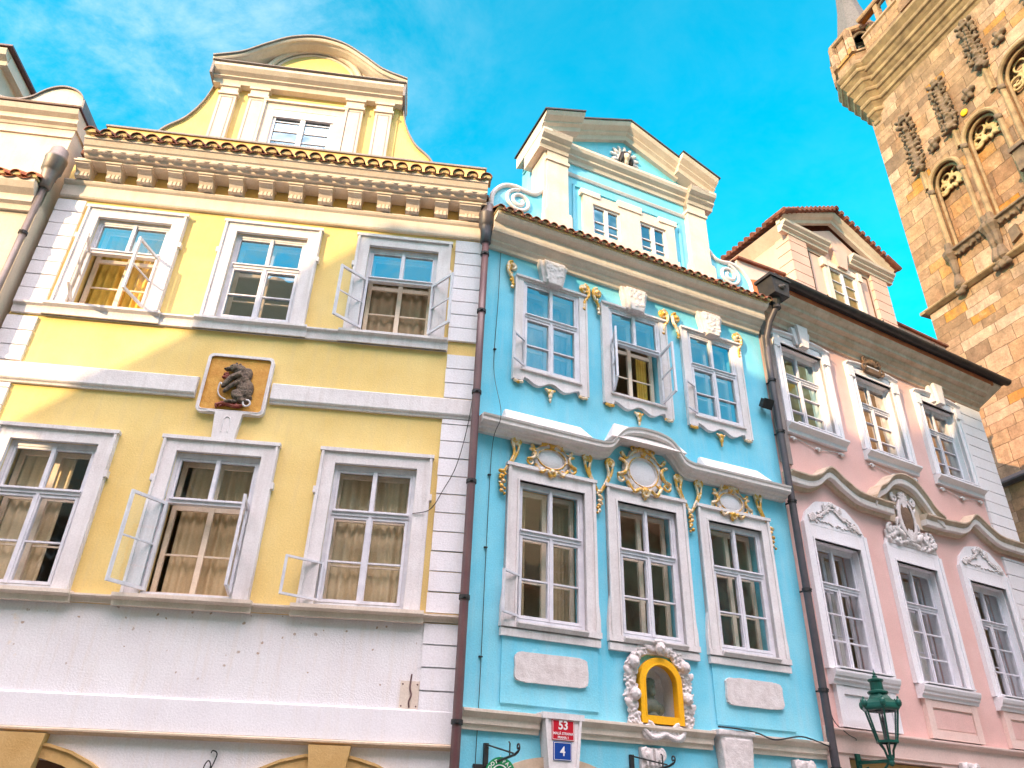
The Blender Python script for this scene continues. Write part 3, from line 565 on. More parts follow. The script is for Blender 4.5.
# windows
def ysur(c, v0, v1):
    def f(mb):
        a, b = c - w_ / 2, c + w_ / 2; o = .235; n = .07
        mb.box(a - o, a, -.01, n, v0, v1 + .235); mb.box(b, b + o, -.01, n, v0, v1 + .235); mb.box(a, b, -.01, n - .003, v1, v1 + .235)
        i = .05
        mb.box(a - o + .012, a - o + i, n - .01, n + .028, v0 + .002, v1 + .235 - i); mb.box(b + o - i, b + o - .012, n - .01, n + .028, v0 + .002, v1 + .235 - i)
        mb.box(a - o - .018, b + o + .018, -.005, n + .034, v1 + .235 - i, v1 + .243)
        mb.box(a - o - .03, a - o + .02, -.005, n + .02, v1 - .52, v1 - .42); mb.box(b + o - .02, b + o + .03, -.005, n + .02, v1 - .52, v1 - .42)     # shutter pintles
    f.mat = 'trim'; return f
OA = [{-1: 74, 1: 74}, {}, {-1: 140, 1: 128}]
for c, op in zip(YC, OA): window(YH, c, 9.06, w_, 1.89, ysur(c, 9.04, 10.95), trans=.615, opens=op, gm='glass_sky_tint')
OB = [({}, ()), ({-1: 130, 1: 96}, ()), ({}, ((-1, .56, 150, .58),))]
for c, (op, sm) in zip(YC, OB): window(YH, c, 4.36, w_, 2.19, ysur(c, 4.34, 6.55), trans=.64, opens=op, smalls=sm, gm='glass_low')
# entablature: architrave, bracket frieze, corona
mb = MB(); mb.sweep([(0, 0), (.06, 0), (.075, .03), (.075, .27), (.11, .30), (.13, .335), (.13, .36), (0, .36)], [(-7.74, 11.35), (-.02, 11.35)]); part('architrave', mb, 'cream_trim', YH)
mb = MB(); mb.sweep([(0, 0), (.40, 0), (.42, .05), (.50, .08), (.50, .13), (.53, .15), (.58, .25), (.60, .25), (.60, .31), (0, .34)], [(-7.42, 12.06), (-.06, 12.06)]); part('cornice', mb, 'cream_trim', YH)
mb = MB(); mb.sweep([(.04, 0), (.33, 0), (.33, -.05), (.04, -.05)], [(-7.55, 12.058), (-.05, 12.058)]); part('cornice_bed', mb, 'cream_trim', YH)
for k in range(14):
    c = -7.44 + .545 * k; hw = .125 if k < 13 else .2
    mb = MB(); prof = [(0, 11.735), (.15, 11.735), (.20, 11.76), (.19, 11.82), (.24, 11.90), (.33, 11.94), (.33, 12.005), (0, 12.005)]
    q = len(prof); mb.add([(u, n, v) for u in (c - hw, c + hw) for n, v in prof], [tuple(range(q)), tuple(range(q, 2 * q))] + [(i, (i + 1) % q, q + (i + 1) % q, q + i) for i in range(q)])
    for x in (-.07, 0, .07): mb.box(c + x - .022, c + x + .022, .1, .215, 11.742, 11.80); mb.box(c + x - .022, c + x + .022, .15, .205, 11.80, 11.86)
    mb.box(c - hw - .02, c + hw + .02, 0, .355, 11.975, 12.01)
    part('bracket', mb, 'cream_trim', YH)
mb = MB()
for k in range(30):  # worn egg ornament under the corona
    c = -7.33 + k * .247; mb.ell((c, .475, 12.125), (.10, .03, .032), 0, 8, 5)
part('egg_moulding', mb, 'cream_trim', YH)
eave_tiles(YH, -7.32, -.10, 12.40, .68, .268, slope=.62, length=.75, r=.112)
mb = MB(); mb.box(-7.30, -.12, -.2, .26, 12.4, 12.98); mb.cur = 1; mb.box(-7.33, -.09, -.2, .29, 12.981, 13.02); part('attic_strip', mb, ['yellow_plaster', 'lead'], YH)
roof_slab(YH, -7.75, 0, -.02, 12.6, 9, 3.5)
# gable
GC = -3.85
G = part('gable', (lambda mb: (mb.prism([(GC - 1.86, 12.3), (GC - 1.86, 15.1), (GC + 1.86, 15.1), (GC + 1.86, 12.3)], -.8, 0), mb)[1])(MB()), 'yellow_plaster', YH)
for sg in (-1, 1):
    mb = MB(); cv = spline([(sg * 2.9, 12.75, 0), (sg * 2.62, 13.35, 0), (sg * 2.26, 13.75, 0), (sg * 2.02, 14.3, 0), (sg * 1.90, 14.95, 0)], 6)
    pts = [(GC + p.x, p.y) for p in cv]; mb.prism([(GC + sg * 1.80, 12.3), (GC + sg * 2.9, 12.3)] + pts + [(GC + sg * 1.80, 14.95)], -.55, -.03); part('flank', mb, 'yellow_plaster', G)
    mb = MB(); k = len(pts)
    for i in range(k - 1):
        (a, b), (c, d) = pts[i], pts[i + 1]; mb.add([(a, -.58, b), (a, .02, b), (c, .02, d), (c, -.58, d), (a + sg * .012, -.58, b + .035), (a + sg * .012, .02, b + .035), (c + sg * .012, .02, d + .035), (c + sg * .012, -.58, d + .035)],
              [(0, 1, 2, 3), (4, 5, 6, 7), (0, 1, 5, 4), (1, 2, 6, 5), (2, 3, 7, 6), (3, 0, 4, 7)])
    part('flashing', mb, 'lead', G)
    for x, wd in ((1.57, .34), (.97, .36)):
        mb = MB(); c = GC + sg * x; pilaster(mb, c, wd, 12.5, 14.48, -.01, .10); 
        mb.box(c - wd / 2 - .03, c + wd / 2 + .03, -.01, .13, 14.44, 14.50); mb.box(c - wd / 2, c + wd / 2, -.01, .11, 14.50, 14.70); mb.box(c - wd / 2 - .03, c + wd / 2 + .03, -.01, .14, 14.66, 14.72); mb.box(c - wd / 2 - .03, c + wd / 2 + .03, 0, .15, 12.5, 12.98)
        part('pilaster', mb, ['cream_trim', 'lead'], G)
mb = MB(); ent = [(-.5, 0), (.12, 0), (.14, .10), (.20, .13), (.18, .18), (.26, .23), (.32, .31), (.32, .38), (-.5, .42)]
mb.sweep([(n + .02, v) for n, v in ent], [(GC - 1.92, 14.72), (GC + 1.92, 14.72)]); part('entablature', mb, 'cream_trim', G)
mb = MB(); mb.sweep([(-.6, 0), (.37, 0), (.37, .016), (-.6, .03)], [(GC - 1.96, 15.145), (GC + 1.96, 15.145)]); mb.box(GC + 1.921, GC + 1.97, -.5, .33, 14.78, 15.14); mb.box(GC - 1.97, GC - 1.921, -.5, .33, 14.78, 15.14); part('flashing', mb, 'lead', G)
cv = [(GC + p.x, p.y) for p in spline([(-1.98, 15.17, 0), (-1.45, 15.38, 0), (-1.02, 15.72, 0), (-.55, 16.04, 0), (0, 16.17, 0), (.55, 16.04, 0), (1.02, 15.72, 0), (1.45, 15.38, 0), (1.98, 15.17, 0)], 5)]
mb = MB()
mb.prism([(GC - 1.9, 15.10)] + [(a, b - .05) for a, b in cv] + [(GC + 1.9, 15.10)], -.5, .02)
part('arch_wall', mb, 'cream_trim', G)
mb = MB()
mb.sweep([(-.5, -.03), (.34, -.03), (.36, .0), (.36, .05), (-.5, .06)], cv)
mb.sweep([(.0, -.10), (.16, -.09), (.26, -.06), (.30, -.03), (.0, -.03)], cv[3:-3])
part('arch_cornice', mb, 'cream_trim', G)
mb = MB(); mb.sweep([(-.55, .062), (.40, .052), (.40, .085), (-.55, .10)], cv); part('flashing', mb, 'lead', G)
tp = [(GC + .86 * math.cos(math.pi * i / 16), 15.16 + .90 * math.sin(math.pi * i / 16)) for i in range(17)]
mb = MB(); mb.prism(tp, .0, .045); part('tympanum', mb, 'yellow_plaster', G)
mb = MB(); 
for rr, n in ((1.0, .12), (.88, .07)):
    mb.tube([(GC + rr * math.cos(math.pi * i / 20), n * .5, 15.16 + (rr * .93 + .04) * math.sin(math.pi * i / 20)) for i in range(21)], n * .5, 8)
part('arch_moulding', mb, 'cream_trim', G)
mb = MB(); a, b = GC - .60, GC + .60
mb.box(a - .2, a, -.01, .08, 12.5, 14.40); mb.box(b, b + .2, -.01, .08, 12.5, 14.40); mb.box(a - .2, b + .2, -.01, .082, 14.20, 14.402)
mb.box(a - .24, a - .19, -.01, .12, 12.5, 14.40); mb.box(b + .19, b + .24, -.01, .12, 12.5, 14.40); mb.box(a - .25, b + .25, -.01, .125, 14.38, 14.44)
part('window_surround', mb, 'cream_trim', G)
mb = MB(); bars(mb, a, b, 12.6, 14.2, .005, .05, .06); mb.box(GC - .05, GC + .05, .005, .065, 12.6, 14.14)
for i in range(5): z = 12.85 + i * .26; mb.box(a + .06, b - .06, .008, .035, z, z + .025)
mb.box(a, b, .004, .075, 14.0, 14.2)
mb.cur = 1; mb.quad((a, .018, 12.6), (b, .018, 12.6), (b, .018, 14.2), (a, .018, 14.2))
mb.cur = 2; mb.quad((a, .003, 12.6), (b, .003, 12.6), (b, .003, 14.2), (a, .003, 14.2)); part('window', mb, ['paint_white', 'glass_mid', 'room_shade'], G)
mb = MB()
for x0, x1 in ((-1.86, -.72), (.72, 1.86)): mb.box(GC + x0, GC + x1, .0, .24, 12.60, 12.84)
part('pedestal', mb, 'cream_trim', G)
# ================================================================== BLUE HOUSE  (u from 0 to 6.5)
BH = thing('blue_house', FB, 'sky blue baroque townhouse with gilded scrolls, between the yellow and the pink house', 'house', 'baroque townhouses in the row')
BU, BL = (1.38, 3.23, 5.10), (1.40, 3.24, 5.13); wu, wl = 1.19, 1.20
holes = [(c - wu / 2, c + wu / 2, 8.72, 10.70) for c in BU] + [(c - wl / 2, c + wl / 2, 4.36, 6.60) for c in BL]
nic = (2.93, 3.60, 3.20, 4.09)
holes += [(*nic, 'arch'), (.62, 2.38, 0, 2.52, 'arch'), (3.74, 5.50, 0, 2.52, 'arch')]
mb = MB(); wall_face(mb, 0, 6.5, 0, 12.3, holes, 0, .30); shell(mb, 0, 6.5, 0, 12.3, 9)
arch_fill(mb, nic[0], nic[1], nic[2], 3.74, 4.06, nic[3], 0, .35)
for a, b in ((.62, 2.38), (3.74, 5.50)): arch_fill(mb, a, b, 0, 2.2, 2.5, 2.52, 0, .4, back=False)
part('wall', mb, 'blue_plaster', BH); rooms(BH, ((4.25, 7.2), (8.4, 11.2)), .15, 6.35)
for a, b in ((.62, 2.38), (3.74, 5.50)):
    mb = MB(); mb.quad((a, -.4, 0), (b, -.4, 0), (b, -.4, 2.52), (a, -.4, 2.52)); part('shop_door', mb, 'wood_door', BH)
    mb = MB(); ap = arch_pts(a + .02, b - .02, 2.1, 2.44); ao = arch_pts(a - .10, b + .10, 2.15, 2.58)
    for i in range(len(ap) - 1): mb.prism([ap[i], ap[i + 1], ao[i + 1], ao[i]], -.1, .06)
    part('arch_surround', mb, 'ledge_stone', BH)
# eave cornice
mb = MB(); mb.sweep([(0, 0), (.07, 0), (.09, .06), (.15, .10), (.15, .14), (.24, .20), (.26, .23), (.30, .23), (.32, .28), (.32, .42), (.34, .44), (.44, .46), (.48, .50), (.50, .56), (0, .60)], [(.02, 11.22), (6.46, 11.22)]); part('cornice', mb, 'cream_trim', BH)
eave_tiles(BH, .06, 6.42, 11.80, .58, .186, slope=.62, length=.75)
roof_slab(BH, 0, 6.5, .0, 12.1, 9, 3.4)
# upper windows: shouldered surround with a wavy apron
def usur(c):
    def f(mb):
        a, b = c - wu / 2, c + wu / 2; o = .15
        mb.box(a - o, a, -.01, .06, 8.71, 10.74); mb.box(b, b + o, -.01, .06, 8.71, 10.74); mb.box(a, b, -.01, .057, 10.70, 10.74)
        pts = [(a - o, 8.71), (a - o, 8.49), (a - o + .18, 8.49)] + [(c + (t - .5) * (wu - .1), 8.51 + .055 * math.cos((t - .5) * 4 * math.pi) - .01) for t in [i / 16 for i in range(17)]] + [(b + o - .18, 8.49), (b + o, 8.49), (b + o, 8.71)]
        mb.prism(pts, -.01, .06); mb.box(a - o - .012, b + o + .012, -.01, .10, 10.735, 10.775)
        for s, (x0, x1) in enumerate(((a - o - .02, a - o + .015), (b + o - .015, b + o + .02))): mb.box(x0, x1, -.005, .075, 8.49, 10.74)
        k = len(pts) - 3
        for i in range(2, k):
            p, q = pts[i], pts[i + 1]; mb.prism([p, q, (q[0], q[1] + .035), (p[0], p[1] + .035)], .05, .082)
        mb.box(a - .02, b + .02, .05, .10, 8.70, 8.735)
    f.mat = 'trim'; return f
UO = [({}, ((-1, .56, 148, .36),)), ({-1: 115, 1: 82}, ()), ({}, ((-1, .62, 158, .34),))]
for c, (op, sm) in zip(BU, UO): window(BH, c, 8.72, wu, 1.98, usur(c), back=-.03, trans=.60, opens=op, smalls=sm, gm='glass_sky_tint', lintel=.0)
for c in BU:
    mb = MB(); mb.prism([(c - .21, 10.74), (c + .21, 10.74), (c + .32, 11.26), (c - .32, 11.26)], 0, .13)
    mb.prism([(c - .14, 10.70), (c + .14, 10.70), (c + .23, 11.24), (c - .23, 11.24)], .0, .2)
    for i in range(26):
        x, z = random.uniform(-.17, .17), random.uniform(10.78, 11.2); mb.ell((c + x, .2, z), (.05, .018, .03), random.uniform(0, 3), 6, 4)
    carved('keystone', mb, 'stucco', BH, .013, 1, .01)
def scroll_bracket(c, v, sg, parent, s=1.0):
    """gilded volute at the shoulder of a window with a tail of husks below"""
    mb = MB()
    sp = spiral((c, v), .125 * s, .02, R(90), -sg * 1.6, 26); mb.tube([(a, .05, b) for a, b in sp], [.036 * s - .016 * s * i / 26 for i in range(27)], 8)
    mb.ell((c, .06, v), (.05 * s, .05, .05 * s))
    mb.ell((c, .03, v), (.13 * s, .03, .13 * s), 0, 14, 6)
    tail = spline([(c + sg * .11 * s, .05, v), (c + sg * .10 * s, .06, v - .18 * s), (c + sg * .0, .06, v - .36 * s), (c - sg * .02, .05, v - .55 * s)], 6)
    mb.tube(tail, [.05 * s - .022 * s * i / (len(tail) - 1) for i in range(len(tail))], 8)
    for i in range(5): mb.ell((c + sg * (.03 - .012 * i) + random.uniform(-.02, .02), .055, v - (.22 + .09 * i) * s), (.05 * s, .03, .04 * s), random.uniform(-.5, .5), 8, 5)
    carved('scroll_bracket', mb, 'gold_paint', parent, .009, 0, .008, .02)
for c in BU:
    for sg, dx in ((-1, -.83), (1, .725)): scroll_bracket(c + dx, 10.95, sg, BH, .86)
    mb = MB(); mb.ell((c - .02, .05, 8.40), (.07, .04, .06)); mb.ell((c - .02, .05, 8.32), (.045, .035, .07)); mb.ell((c - .02, .045, 8.23), (.028, .025, .05)); 
    for sg in (-1, 1): mb.ell((c - .02 + sg * .07, .045, 8.43), (.05, .03, .025), sg * .5)
    carved('pendant', mb, 'gold_paint', BH, .011, 1)
    for sg in (-1, 1):
        mb = MB(); x = c + sg * (wu / 2 + .05)
        for i in range(3): mb.ell((x + (i - 1) * .06, .05, 8.46 - .014 * (i == 1)), (.045, .035, .03))
        carved('foot_ornament', mb, 'gold_paint', BH, .011, 1)
# hood cornice: straight wings, arched over the middle
hp = [(0, -.09), (.08, -.09), (.10, -.05), (.16, -.035), (.18, .0), (.25, .01), (.28, .04), (.28, .10), (.30, .115), (.31, .145), (0, .17)]
hood = [(.02, 7.40)] + [(.75, 7.40), (2.15, 7.40)] + [(p.x, p.y) for p in spline([(2.30, 7.405, 0), (2.48, 7.46, 0), (2.62, 7.64, 0), (2.78, 7.78, 0), (3.0, 7.845, 0), (3.24, 7.86, 0), (3.48, 7.845, 0), (3.70, 7.78, 0), (3.86, 7.64, 0), (4.0, 7.46, 0), (4.18, 7.405, 0)], 4)] + [(5.75, 7.40), (6.42, 7.40)]
mb = MB(); mb.sweep(hp, hood); part('hood_cornice', mb, 'pale_trim', BH)
for a, b in ((.42, 2.05), (4.42, 5.95)):
    mb = MB(); q = [(a, 7.57), (b, 7.57), (b - .12, 7.80), (a + .10, 7.80)]; mb.add([(q[0][0], .31, 7.55), (q[1][0], .31, 7.55), (q[1][0] - .1, .06, 7.84), (q[0][0] + .08, .06, 7.84), (q[0][0], .0, 7.55), (q[1][0], .0, 7.55), (q[1][0] - .1, .0, 7.84), (q[0][0] + .08, .0, 7.84)],
        [(0, 1, 2, 3), (4, 5, 6, 7), (0, 1, 5, 4), (1, 2, 6, 5), (2, 3, 7, 6), (3, 0, 4, 7)]); part('cornice_block', mb, 'pale_trim', BH)
mb = MB(); q = [(2.55, 7.75), (2.72, 8.02), (3.76, 8.02), (3.93, 7.75)]
mb.add([(2.45, .30, 7.70), (4.03, .30, 7.70), (3.82, .05, 8.10), (2.66, .05, 8.10), (2.45, 0, 7.70), (4.03, 0, 7.70), (3.82, 0, 8.10), (2.66, 0, 8.10)], [(0, 1, 2, 3), (4, 5, 6, 7), (0, 1, 5, 4), (1, 2, 6, 5), (2, 3, 7, 6), (3, 0, 4, 7)]); part('cornice_block', mb, 'pale_trim', BH)
# lower windows
def lsur(c):
    def f(mb):
        a, b = c - wl / 2, c + wl / 2; o = .205; n = .065
        for s, x0, x1 in ((-1, a - o, a), (1, b, b + o)):
            mb.box(x0, x1, -.01, n, 4.34, 6.86); xo = a - o if s < 0 else b + o; mb.box(min(xo, xo - s * .05), max(xo, xo - s * .05), -.005, n + .03, 4.34, 6.83)
            mb.prism([(xo, 4.30), (xo + s * .045, 4.30), (xo + s * .045, 4.56), (xo, 4.95)], -.01, n)
            mb.box(min(xo + s * .05, xo - s * .2), max(xo + s * .05, xo - s * .2), -.01, n + .025, 4.26, 4.35)
        mb.box(a, b, -.01, n - .003, 6.60, 6.86); mb.box(a - o - .03, b + o + .03, -.005, n + .045, 6.82, 6.875)
        mb.box(a - .03, a, .0, n + .02, 4.36, 6.63); mb.box(b, b + .03, 0, n + .02, 4.36, 6.63); mb.box(a, b, 0, n + .022, 6.60, 6.63)
    f.mat = 'trim'; return f
def lsill(c):
    def f(mb): mb.sweep([(0, 0), (.07, 0), (.07, .10), (.05, .12), (0, .12)], [(c - .84, 4.13), (c + .84, 4.13)]); mb.sweep([(0, 0), (.09, 0), (.14, .05), (.14, .075), (0, .085)], [(c - .6, 4.262), (c + .6, 4.262)])
    return f
LO = [((-1, .64, 150, .42),), (), ()]
for c, sm in zip(BL, LO): window(BH, c, 4.36, wl, 2.24, lsur(c), back=.0, trans=.62, smalls=sm, sill=lsill(c), gm='glass_low', lintel=.01)
# gilded cartouches over the windows
def cartouche(c, v, rx, rz, big):
    """rocaille frame: white ground modelled with C-scrolls, the raised edges gilded"""
    g = MB(); f = MB(); k = 36; q = 1.25 if big else 1.0
    edge = [(c + rx * math.cos(2 * math.pi * i / k), v + rz * math.sin(2 * math.pi * i / k)) for i in range(k + 1)]
    g.tube([(a, .03, b) for a, b in edge], .07 * q, 8, flat=.6, cap=False)
    f.tube([(c + (a - c) * .9, .075, v + (b - v) * .9) for a, b in edge], .015, 6, cap=False)
    for sg in (-1, 1):
        top = spline([(c + sg * .07, .08, v + rz + .08 * q), (c + sg * rx * .62, .09, v + rz + .02), (c + sg * (rx + .02), .08, v + rz * .62), (c + sg * (rx + .10 * q), .09, v + rz * .95)], 6)
        f.tube(top, [.022 * q + .012 * math.sin(i * .5) for i in range(len(top))], 7)
        side = spline([(c + sg * (rx + .13 * q), .08, v + rz * .55), (c + sg * (rx + .03), .10, v + rz * .25), (c + sg * (rx + .06), .10, v - rz * .25), (c + sg * (rx + .17 * q), .09, v - rz * .45)], 6)
        f.tube(side, [.03 * q - .010 * abs(i / len(side) - .5) for i in range(len(side))], 7)
        sp = spiral((c + sg * (rx + .10 * q), v - rz * .62), .075 * q, .015, R(60), -sg * 1.25, 14); f.tube([(a, .08, b) for a, b in sp], [.026 * q - .012 * i / 14 for i in range(15)], 6)
        bot = spline([(c + sg * (rx + .02), .08, v - rz * .75), (c + sg * rx * .7, .09, v - rz - .07 * q), (c + sg * .10, .10, v - rz - .03), (c + sg * .03, .09, v - rz - .12 * q)], 6); f.tube(bot, .03 * q, 7)
        sp = spiral((c + sg * rx * .55, v + rz + .09 * q), .06 * q, .012, R(200 if sg > 0 else -20), sg * 1.2, 12); f.tube([(a, .085, b) for a, b in sp], [.022 * q - .01 * i / 12 for i in range(13)], 6)
        for i in range(9):
            t = random.uniform(-1.3, 1.3); x = c + sg * (rx + random.uniform(.0, .10) * q) * math.cos(t); z = v + (rz + random.uniform(.0, .08)) * math.sin(t)
            g.ell((x, .05, z), (random.uniform(.03, .06) * q, .04, random.uniform(.02, .035) * q), random.uniform(0, 3), 7, 5)
            if i % 3 == 0: f.ell((x, .075, z), (.045 * q, .03, .018 * q), random.uniform(0, 3), 7, 5)
    for i in range(5):
        t = (i - 2) * .5; f.ell((c + .11 * q * math.sin(t) + .01, .09, v + rz + .04 + .075 * q * math.cos(t)), (.024 * q, .04, .062 * q), -t + random.uniform(-.15, .15), 8, 5)
    f.ell((c, .10, v + rz + .02), (.05 * q, .05, .035 * q)); f.ell((c, .10, v - rz - .04), (.06 * q, .05, .05 * q)); f.ell((c - .01, .08, v - rz - .12 * q), (.035 * q, .04, .05 * q)); g.ell((c, .05, v - rz - .05), (.14 * q, .05, .05)); g.ell((c, .05, v + rz + .05), (.15 * q, .05, .06))
    g.ell((c, .0, v), (rx * .95, .05, rz * .95), 0, 20, 8)
    o = carved('cartouche', g, 'stucco', BH, .0125, 1); carved('gilding', f, 'gold_paint', o, .0078, 0, .008, .02)
    p = MB(); p.ell((c, .02, v), (rx * .84, .055, rz * .84), 0, 24, 10); p.smooth = True; part('shield', p, 'white_plaster', o)
cartouche(1.38, 7.09, .29, .20, False); cartouche(3.21, 7.24, .34, .32, True); cartouche(5.10, 7.04, .29, .20, False)
def s_scroll(u, sg, vt=7.27):
    """gilded S stem rising from between two windows to a curl under the hood cornice"""
    mb = MB(); top = (u + sg * .24, vt)
    sp = spiral(top, .09, .02, R(180) if sg > 0 else R(0), -sg * 1.3, 18)
    mb.tube([(a, .06, b) for a, b in sp], [.034 - .016 * i / 18 for i in range(19)], 8); mb.ell((top[0], .05, top[1]), (.06, .045, .06))
    st = spline([(top[0] + sg * -.09 if False else sp[0][0], .06, sp[0][1]), (u + sg * .19, .06, vt - .22), (u + sg * .09, .055, vt - .44), (u + sg * .02, .05, vt - .56)], 6)
    st2 = spline([(sp[0][0] + sg * .13, .055, sp[0][1] - .02), (u + sg * .25, .06, vt - .2), (u + sg * .15, .055, vt - .40), (u + sg * .03, .05, vt - .58)], 6)
    mb.tube(st, [.032 - .014 * i / (len(st) - 1) for i in range(len(st))], 8); mb.tube(st2, [.028 - .012 * i / (len(st2) - 1) for i in range(len(st2))], 8)
    return mb
def husk(mb, u, v, n=5):
    for i in range(n): mb.ell((u + random.uniform(-.02, .02), .055, v - .085 * i), (.062 - .006 * i, .035, .036), random.uniform(-.8, .8), 8, 5); mb.ell((u + random.choice((-1, 1)) * .045, .055, v - .085 * i - .04), (.024, .03, .026))
for u, sgs in ((.50, (1,)), (2.30, (-1, 1)), (4.18, (-1, 1)), (5.99, (-1,))):
    mb = MB()
    for sg in sgs:
        m2 = s_scroll(u, sg); mb.add(m2.v, m2.f)
    husk(mb, u, 6.70); carved('scroll_ornament', mb, 'gold_paint', BH, .0085, 0, .008, .02)
# apron panels, blank plaques, lower cornice
for c in BL:
    mb = MB(); a, b = c - .80, c + .80
    mb.box(a, b, -.01, .03, 3.22, 4.13) if c != BL[1] else None
    if c != BL[1]: part('apron_panel', mb, 'blue_plaster', BH)
def plaque(c, v, w, h):
    mb = MB(); pts = []
    random.seed(int(c * 100))
    for i in range(64):
        t = 2 * math.pi * i / 64; x = abs(math.cos(t)) ** .28 * math.copysign(1, math.cos(t)); z = abs(math.sin(t)) ** .28 * math.copysign(1, math.sin(t))
        pts.append((c + x * w / 2 + random.uniform(-.008, .008), v + z * h / 2 + random.uniform(-.006, .006)))
    mb.prism(pts, 0, .075); part('plaque', mb, 'stucco', BH)
plaque(1.40, 3.725, 1.2, .42); plaque(5.12, 3.73, 1.16, .42)
mb = MB(); lp = [(0, 0), (.05, 0), (.06, .06), (.09, .075), (.09, .15), (.13, .19), (.16, .22), (.16, .255), (0, .28)]
mb.sweep(lp, [(.02, 2.84), (1.20, 2.84)]); mb.sweep(lp, [(1.82, 2.84), (4.18, 2.84)]); mb.sweep(lp, [(4.92, 2.84), (6.46, 2.84)]); part('lower_cornice', mb, 'cream_trim', BH)
for c, w0, m in ((1.51, .62, 'trim'), (4.55, .66, 'stucco')):
    mb = MB(); mb.prism([(c - w0 / 2 + .12, 2.0), (c + w0 / 2 - .12, 2.0), (c + w0 / 2 - .02, 3.05), (c - w0 / 2 + .02, 3.05)], 0, .19); mb.box(c - w0 / 2 - .02, c + w0 / 2 + .02, 0, .22, 3.05, 3.13)
    if m == 'stucco':
        for i in range(40):
            z = random.uniform(2.1, 3.0); mb.ell((c + random.uniform(-.22, .22), .19, z), (.05, .02, .04), random.uniform(0, 3), 6, 4)
        mb.prism([(c - .18, 2.1), (c + .18, 2.1), (c + .24, 3.0), (c - .24, 3.0)], .1, .21)
        carved('keystone', mb, m, BH, .014, 1, .014)
    else:
        for s in (-1, 1): mb.prism([(c + s * .15, 2.0), (c + s * .19, 2.0), (c + s * .29, 3.05), (c + s * .25, 3.05)], .18, .215)
        part('keystone', mb, m, BH)
for u in (3.06, 5.93):
    mb = MB()
    for s in (-1, 1): mb.tube([(a, .1, b) for a, b in spiral((u + s * .12, 2.70), .09, .02, R(90), -s * 1.5, 18)], .026, 6); mb.ell((u + s * .12, .09, 2.70), (.06, .05, .06))
    for i in range(4): mb.box(u - .14 + i * .08, u - .10 + i * .08, .03, .12, 2.55, 2.78)
    mb.box(u - .2, u + .2, 0, .07, 2.45, 2.80)
    carved('capital', mb, 'stucco', BH, .013, 1)
for u in (.3, 2.72, 3.4, 5.75): pass
# niche with a carved stucco wreath
mb = MB(); io = [(2.97, 3.24)] + arch_pts(2.97, 3.56, 3.70, 3.985) + [(3.56, 3.24)]; oo = [(2.88, 3.13)] + arch_pts(2.88, 3.65, 3.72, 4.09) + [(3.65, 3.13)]
k = len(io)
for i in range(k): j = (i + 1) % k; mb.prism([io[i], io[j], oo[j], oo[i]], -.02, .115)
for i in range(k - 1): mb.tube([(io[i][0], .115, io[i][1]), (io[i + 1][0], .115, io[i + 1][1])], .014, 6)
lin = MB(); arch_fill(lin, 2.94, 3.59, 3.212, 3.735, 4.045, 4.047, -.015, .32); part('niche_lining', lin, 'white_plaster', BH)
NF = part('niche_frame', mb, 'niche_yellow', BH)
mb = MB(); mb.quad(*[(a, .02, b) for a, b in io]); part('glazing', mb, 'glass_low', NF)
mb = MB(); random.seed(11)
path = spline([(2.80, .04, 3.06), (2.76, .05, 3.35), (2.76, .05, 3.7), (2.80, .05, 4.0), (2.98, .05, 4.18), (3.265, .05, 4.24), (3.55, .05, 4.18), (3.73, .05, 4.0), (3.77, .05, 3.7), (3.77, .05, 3.35), (3.73, .04, 3.06)], 8)
mb.tube(path, .085, 8, flat=.4)
for p in path:
    for q in range(6): mb.ell((p.x + random.uniform(-.11, .09), .055 + random.uniform(-.02, .035), p.z + random.uniform(-.06, .06)), (random.uniform(.025, .06), .03, random.uniform(.012, .026)), random.uniform(0, 3), 8, 5)
for s in (-1, 1):
    for z, r in ((3.98, .085), (3.52, .08)): mb.ell((3.265 + s * .47, .12, z), (r, r, r * 1.1)); mb.ell((3.265 + s * .47, .19, z - .02), (.02, .03, .03)); mb.ell((3.265 + s * .47 + s * .1, .07, z - .14), (.11, .04, .05), s * .8)
    mb.tube([(a, .1, b) for a, b in spiral((3.265 + s * .28, 3.02), .13, .03, R(90), s * 1.6, 22)], .032, 8)
    mb.tube(spline([(3.265 + s * .40, .1, 3.08), (3.265 + s * .22, .13, 2.93), (3.265, .12, 2.99)], 6), .04, 8)
mb.ell((3.265, .15, 4.22), (.085, .09, .105)); mb.ell((3.265, .24, 4.2), (.02, .03, .03)); mb.ell((3.265, .13, 4.32), (.11, .07, .05))
for s in (-1, 1): mb.ell((3.265 + s * .035, .225, 4.235), (.016, .02, .012)); mb.ell((3.265 + s * .17, .08, 4.22), (.12, .04, .05), s * .4)
mb.ell((3.265, .09, 3.0), (.18, .05, .07))
carved('stucco_wreath', mb, 'stucco', BH, .0085, 1, .012, .03)
